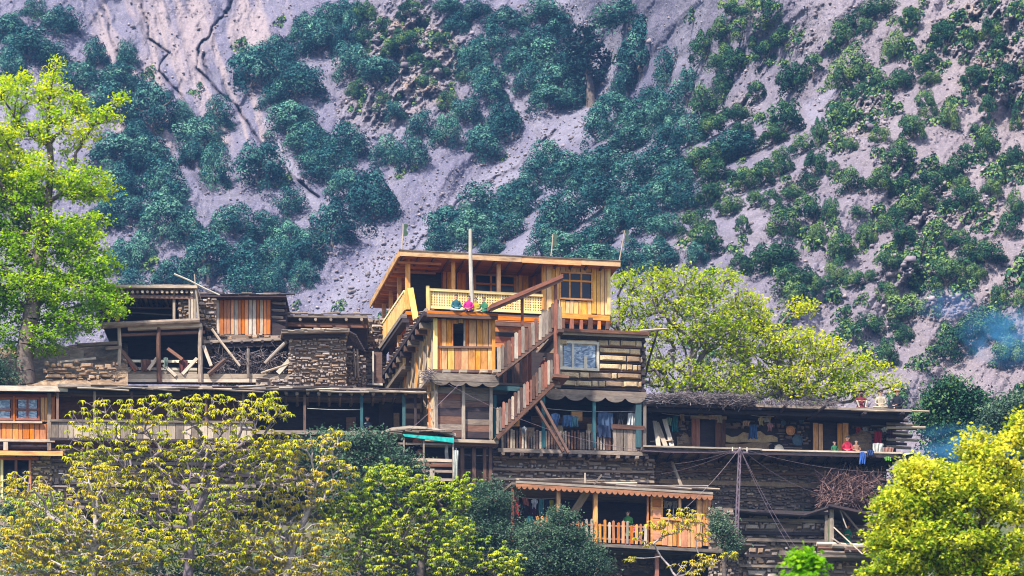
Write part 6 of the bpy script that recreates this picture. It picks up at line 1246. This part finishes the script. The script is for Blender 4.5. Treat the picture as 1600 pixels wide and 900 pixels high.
tree('tall_tree', 'tall bright lime green tree with thick grey trunk at the left edge', 1.6, [(42, 602), (36, 560), (48, 500), (56, 420), (72, 340), (80, 260), (74, 190), (82, 120)],
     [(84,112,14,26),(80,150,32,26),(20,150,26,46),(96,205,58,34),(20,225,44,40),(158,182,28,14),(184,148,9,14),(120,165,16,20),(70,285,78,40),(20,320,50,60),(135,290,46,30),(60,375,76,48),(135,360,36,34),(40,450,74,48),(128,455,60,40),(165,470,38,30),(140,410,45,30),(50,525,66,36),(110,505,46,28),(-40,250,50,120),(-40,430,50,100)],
     1350, 'leaf_lime', 'bark_dark', 1, 'small', 46, .17, .23, .6, .015, base_z=45.5, seg=.55, sunlit_top=.5, pw=.48)
mat_stone('bark_mauve', (.27,.22,.25), (.18,.15,.18), (.08,.06,.08), 3.0, .2)
GW = 'yellow green walnut trees in front of the village'
tree('walnut_tree', 'airy yellow green walnut with dark forked trunk at the bottom left centre', -13, [(293, 930), (296, 850), (300, 810), (322, 770), (338, 735)],
     [(170,655,70,36),(250,640,60,28),(330,640,70,30),(400,645,52,34),(350,705,90,46),(230,715,90,50),(140,700,50,40),(420,720,60,50),(300,780,110,50),(180,770,70,40),(447,640,26,10),(300,850,120,40),(420,625,16,20)],
     1700, 'leaf_walnut', 'bark_mauve', 2, 'whorl', 1, .2, .34, .3, .012, GW, whorl=(7, .24, .095), pw=.41, thin=.36)
tree('walnut_tree', 'olive tinted walnut with pale branches in the lower left corner', -15, [(140, 930), (150, 820), (142, 760), (130, 730)],
     [(60,830,80,50),(150,815,70,46),(40,760,46,26),(30,880,60,40),(140,745,50,34),(110,880,80,40),(190,860,60,50)], 1400, 'leaf_olive', 'bark_pale', 3, 'whorl', 1, .2, .34, .26, .013, GW, whorl=(7, .23, .09), pw=.43, thin=.32)
tree('walnut_tree', 'olive walnut with orange tinged leaves right of the dark forked trunk', -12, [(440, 930), (455, 860), (480, 800), (490, 760)],
     [(460,770,70,44),(400,830,80,46),(520,740,44,36),(500,840,60,40),(450,700,46,30),(520,690,30,20),(380,880,70,40),(470,890,80,30)], 1400, 'leaf_olive', 'bark_pale', 4, 'whorl', 1, .2, .34, .26, .013, GW, whorl=(7, .23, .09), pw=.43, thin=.32)
tree('walnut_tree', 'greener walnut filling the gap under the olive ones at bottom left', -8, [(250, 940), (252, 880), (245, 830)], [(120,860,100,50),(250,850,110,50),(380,860,90,50),(60,800,60,40),(330,790,60,40),(200,800,60,30)], 900, 'leaf_green', 'bark_pale', 14, 'whorl', 1, .25, .34, .25, .011, GW, whorl=(7, .23, .09), pw=.47)
tree('green_tree', 'bright yellow green tree at bottom centre below the cooking shed', -11, [(650, 940), (660, 870), (672, 820), (690, 790)],
     [(600,745,36,22),(645,765,60,30),(700,785,44,22),(720,760,22,14),(560,800,60,40),(640,825,80,40),(715,840,40,36),(780,875,36,22),(590,870,70,36),(700,880,60,30),(790,895,30,20),(620,735,24,12)], 1300, 'leaf_green', 'bark_dark', 5, 'whorl', 2, .22, .34, .25, .010, None, whorl=(7, .19, .1), thin=.25, pw=.47)
tree('dark_bush_tree', 'dense mid green bush tree just below the dark left veranda', -6, [(560, 930), (565, 820), (570, 740)], [(590,694,44,18),(530,684,44,14),(600,725,56,28),(520,720,54,26),(480,705,30,16),(560,770,80,40),(640,740,24,20)], 330, 'leaf_sage', 'bark_dark', 6, 'small', 46, .15, .3, .25, .012, None)
tree('sage_tree', 'grey green olive like tree left of the lower balcony', -8, [(800, 940), (790, 880), (770, 820)], [(765,785,38,36),(745,830,40,40),(800,850,50,40),(770,890,60,30),(730,790,24,24)], 420, 'leaf_sage', 'bark_dark', 7, 'small', 60, .12, .26, .22, .012, None)
tree('sage_tree', 'grey green bushy tree in front of the balcony pickets', -9.5, [(880, 940), (878, 890), (870, 850)], [(860,850,52,34),(905,865,38,30),(850,885,60,30),(875,815,20,20),(925,890,28,24),(895,838,24,18),(840,830,26,20)], 420, 'leaf_sage', 'bark_dark', 8, 'small', 60, .12, .26, .22, .012, None)
tree('sapling', 'nearly bare sapling with fanned pale branches below the balcony', -9, [(1052, 940), (1054, 912), (1056, 900)], [(1040,828,24,14),(1075,812,30,18),(1022,818,20,10),(992,838,16,8),(1100,838,18,10),(1110,872,22,12),(1062,800,24,10),(1140,866,18,8),(985,872,10,6),(1075,885,30,14),(1012,850,10,8)], 210, 'leaf_olive', 'bark_pale', 9, 'whorl', 1, .2, .3, .06, .012, None, whorl=(6, .22, .08), thin=.3, pw=.3, seg=.35)
GT = 'spring green trees behind the log house'
tree('spring_tree', 'left of two yellow green spring trees behind the log house', 12, [(1075, 668), (1080, 610), (1082, 560), (1090, 510)],
     [(1000,470,46,32),(1055,440,56,24),(1120,448,50,28),(1008,540,44,46),(1085,505,70,50),(1060,590,66,34),(985,440,34,20),(968,500,24,40),(975,560,20,40),(1140,520,50,44),(1130,590,60,36)], 1000, 'leaf_spring', 'bark_mauve', 10, 'small', 15, .17, .22, .28, .016, GT, pw=.45)
tree('spring_tree', 'right of two yellow green spring trees behind the veranda roof', 13, [(1225, 668), (1228, 620), (1222, 580), (1210, 540)],
     [(1170,490,40,34),(1185,540,60,46),(1250,545,54,34),(1180,600,70,30),(1260,590,60,32),(1320,570,44,26),(1335,605,40,22),(1372,582,30,18),(1395,600,18,12),(1250,480,26,16),(1300,540,20,16),(1280,615,80,14)], 1000, 'leaf_spring', 'bark_mauve', 11, 'small', 14, .17, .22, .28, .016, GT, pw=.45)
tree('gold_tree', 'large soft focus golden green tree in the lower right corner', -118, [(1500, 1500), (1500, 1000), (1505, 880), (1510, 800)],
     [(1480,770,90,50),(1555,740,56,54),(1400,800,50,38),(1480,850,100,50),(1580,830,60,70),(1592,672,26,30),(1420,870,60,40),(1436,735,34,22),(1390,845,40,26),(1520,700,30,26),(1540,900,80,40),(1380,900,50,26)], 850, 'leaf_gold', 'bark_dark', 12, 'small', 46, .095, .11, .16, .007, None, seg=.25)
tree('young_tree_top', 'blurred bright green treetop at the bottom edge right of centre', -140, [(1255, 1500), (1255, 1000), (1255, 920), (1256, 880)], [(1255,882,26,18),(1255,915,34,24),(1255,950,40,30)], 130, 'leaf_bright', 'bark_dark', 13, 'small', 40, .11, .09, .1, .006, None, seg=.2)
tree('oak_tree', 'big dark green oak beside the right end of the veranda roof', 24, [(1490, 760), (1488, 700), (1490, 660)], [(1488,622,36,30),(1465,655,34,28),(1525,648,40,32),(1495,690,56,34),(1545,690,40,34)], 460, 'leaf_oak_near', 'bark_dark', 16, 'small', 60, .2, .38, .3, .016, None)
tree('oak_tree', 'olive green bush oak at the right edge above the golden tree', 20, [(1575, 760), (1575, 700)], [(1565,655,30,26),(1590,640,22,26),(1585,700,30,40)], 200, 'leaf_sage', 'bark_dark', 17, 'small', 46, .2, .38, .25, .016, None)
tree('oak_tree', 'low dark bush at the foot of the retaining wall right end', 2, [(1440, 860), (1440, 800)], [(1430,760,40,36),(1470,800,50,40),(1400,800,30,40)], 240, 'leaf_sage', 'bark_dark', 18, 'small', 46, .17, .33, .25, .016, None)
tree('dark_bush_tree', 'dark tangled bush at the foot of the power pole', -5.6, [(1132, 930), (1132, 860)], [(1130,830,18,26),(1142,850,14,16),(1122,812,10,12)], 90, 'leaf_sage', 'bark_dark', 22, 'small', 40, .12, .22, .14, .012, None)
tree('dark_bush_tree', 'dark green shrub at the foot of the big left trunk', 0.6, [(8, 640), (8, 610)], [(8,585,26,24),(-20,570,30,30)], 90, 'leaf_sage', 'bark_dark', 19, 'small', 50, .13, .26, .2, .014, None, base_z=45.3)
tree('dark_bush_tree', 'dark bush in front of the stone corner at lower left', -4, [(20, 900), (22, 840)], [(25,790,34,24),(60,830,60,40),(150,850,60,30)], 200, 'leaf_sage', 'bark_dark', 20, 'small', 46, .15, .3, .2, .014, None)
# undergrowth: too tangled to count
r = np.random.default_rng(77); V_, v_ = [], []
for (x0, x1, y0, Yp, n) in ((-20, 560, 850, -9, 9000), (560, 830, 880, -9, 4000), (1360, 1640, 860, -20, 4000), (1150, 1400, 915, -6, 2500), (560, 760, 800, -5, 3000)):
    px = r.uniform(x0, x1, n); py = y0+r.uniform(0, 90, n)**1.0+12*np.sin(px/31.); Yq = Yp+r.uniform(-1.5, 1.5, n); s = (200+Yq)/FPX; C_ = np.stack([(px-800)*s, Yq, (KH-py)*s], -1)
    V, F = leaf_quads(C_, r.normal(0, .6, C_.shape)+np.array([0, -.2, .7]), r.uniform(.1, .26, n), r, .5, .1); V_.append(V); v_.append(r.uniform(0, 1, n))
for xr in ((-60, -24), (21, 60)):
    for i in range(46):
        cx, cy = r.uniform(*xr), r.uniform(-14, 36); R0 = r.uniform(.7, 2.0); n = 260; d = r.normal(size=(n, 3)); d /= np.linalg.norm(d, axis=1, keepdims=True); d[:, 2] = abs(d[:, 2]); C_ = np.array([cx, cy, float(ground_z(cy))-.6])+d*R0*r.uniform(.7, 1.05, (n, 1))
        V, F = leaf_quads(C_, d+r.normal(0, .4, d.shape), r.uniform(.15, .4, n), r, .5, .1); V_.append(V); v_.append(r.uniform(0, 1, n))
V = np.concatenate(V_); tag(link('undergrowth', mesh_np('undergrowth', V, np.arange(len(V)).reshape(-1, 4), {'v': ('FACE', np.concatenate(v_))}, MATS['leaf_sage'])), 'tangled green undergrowth below the village trees', 'undergrowth', None, 'stuff')
# ================================================================ AIR AND SMOKE
def volume_mat(name, col, dens, noise=None):
    m = bpy.data.materials.new(name); m.use_nodes = True; n = m.node_tree.nodes; l = m.node_tree.links
    n.remove(n['Principled BSDF']); v = n.new('ShaderNodeVolumePrincipled'); l.new(v.outputs[0], n['Material Output'].inputs['Volume'])
    v.inputs['Color'].default_value = tuple(col)+(1,); v.inputs['Density'].default_value = dens; return m, v, n, l
hm, _, _, _ = volume_mat('haze_air', (.22,.46,1.0), .00015)
def boxmesh(name, a, b, mat):
    V = np.array([(x, y, z) for z in (a[2], b[2]) for y in (a[1], b[1]) for x in (a[0], b[0])], float)
    F = np.array([[0,2,3,1],[4,5,7,6],[0,1,5,4],[2,6,7,3],[0,4,6,2],[1,3,7,5]])
    return mesh_np(name, V, F, None, mat)
hz = link('haze', boxmesh('haze', (-1700, -1610, -75), (1700, 1300, 420), hm)); tag(hz, 'pale blue mountain haze filling the air', 'haze', None, 'stuff')

def smoke(loc, rad, dens, col, lab, seed):
    m, v, n, l = volume_mat('smoke_wisp', col, dens); tc = n.new('ShaderNodeTexCoord'); ln = n.new('ShaderNodeVectorMath'); ln.operation = 'LENGTH'
    no = n.new('ShaderNodeTexNoise'); no.inputs['Scale'].default_value = 2.4; no.inputs['Detail'].default_value = 4; no.inputs['Distortion'].default_value = .6
    mp = n.new('ShaderNodeMapping'); mp.inputs['Location'].default_value = (seed, seed*2, 0); l.new(tc.outputs['Object'], mp.inputs[0]); l.new(mp.outputs[0], no.inputs['Vector'])
    l.new(tc.outputs['Object'], ln.inputs[0]); a = n.new('ShaderNodeMapRange'); a.inputs['From Min'].default_value = 1.0; a.inputs['From Max'].default_value = .1; l.new(ln.outputs['Value'], a.inputs['Value'])
    b = n.new('ShaderNodeMapRange'); b.inputs['From Min'].default_value = .42; b.inputs['From Max'].default_value = .72; l.new(no.outputs['Fac'], b.inputs['Value'])
    k = n.new('ShaderNodeMath'); k.operation = 'MULTIPLY'; l.new(a.outputs[0], k.inputs[0]); l.new(b.outputs[0], k.inputs[1]); k2 = n.new('ShaderNodeMath'); k2.operation = 'MULTIPLY'; k2.inputs[1].default_value = dens; l.new(k.outputs[0], k2.inputs[0]); l.new(k2.outputs[0], v.inputs['Density'])
    o = link('smoke', boxmesh('smoke', (-1, -1, -1), (1, 1, 1), m), None, loc); o.scale = rad; tag(o, lab, 'smoke', None, 'stuff')
smoke(P(1575, 525, 60), (3.6, 3, 2.2), .6, (.10,.42,.85), 'blue wood smoke drifting over the oaks at the right edge', 1)
smoke(P(1500, 700, 14), (3.4, 2.5, 1.4), .7, (.10,.40,.80), 'blue smoke rising beyond the end of the veranda', 5)
smoke(P(1485, 478, 70), (2.6, 2, 1.3), .5, (.2,.4,.9), 'faint blue smoke wisp on the right slope', 9)
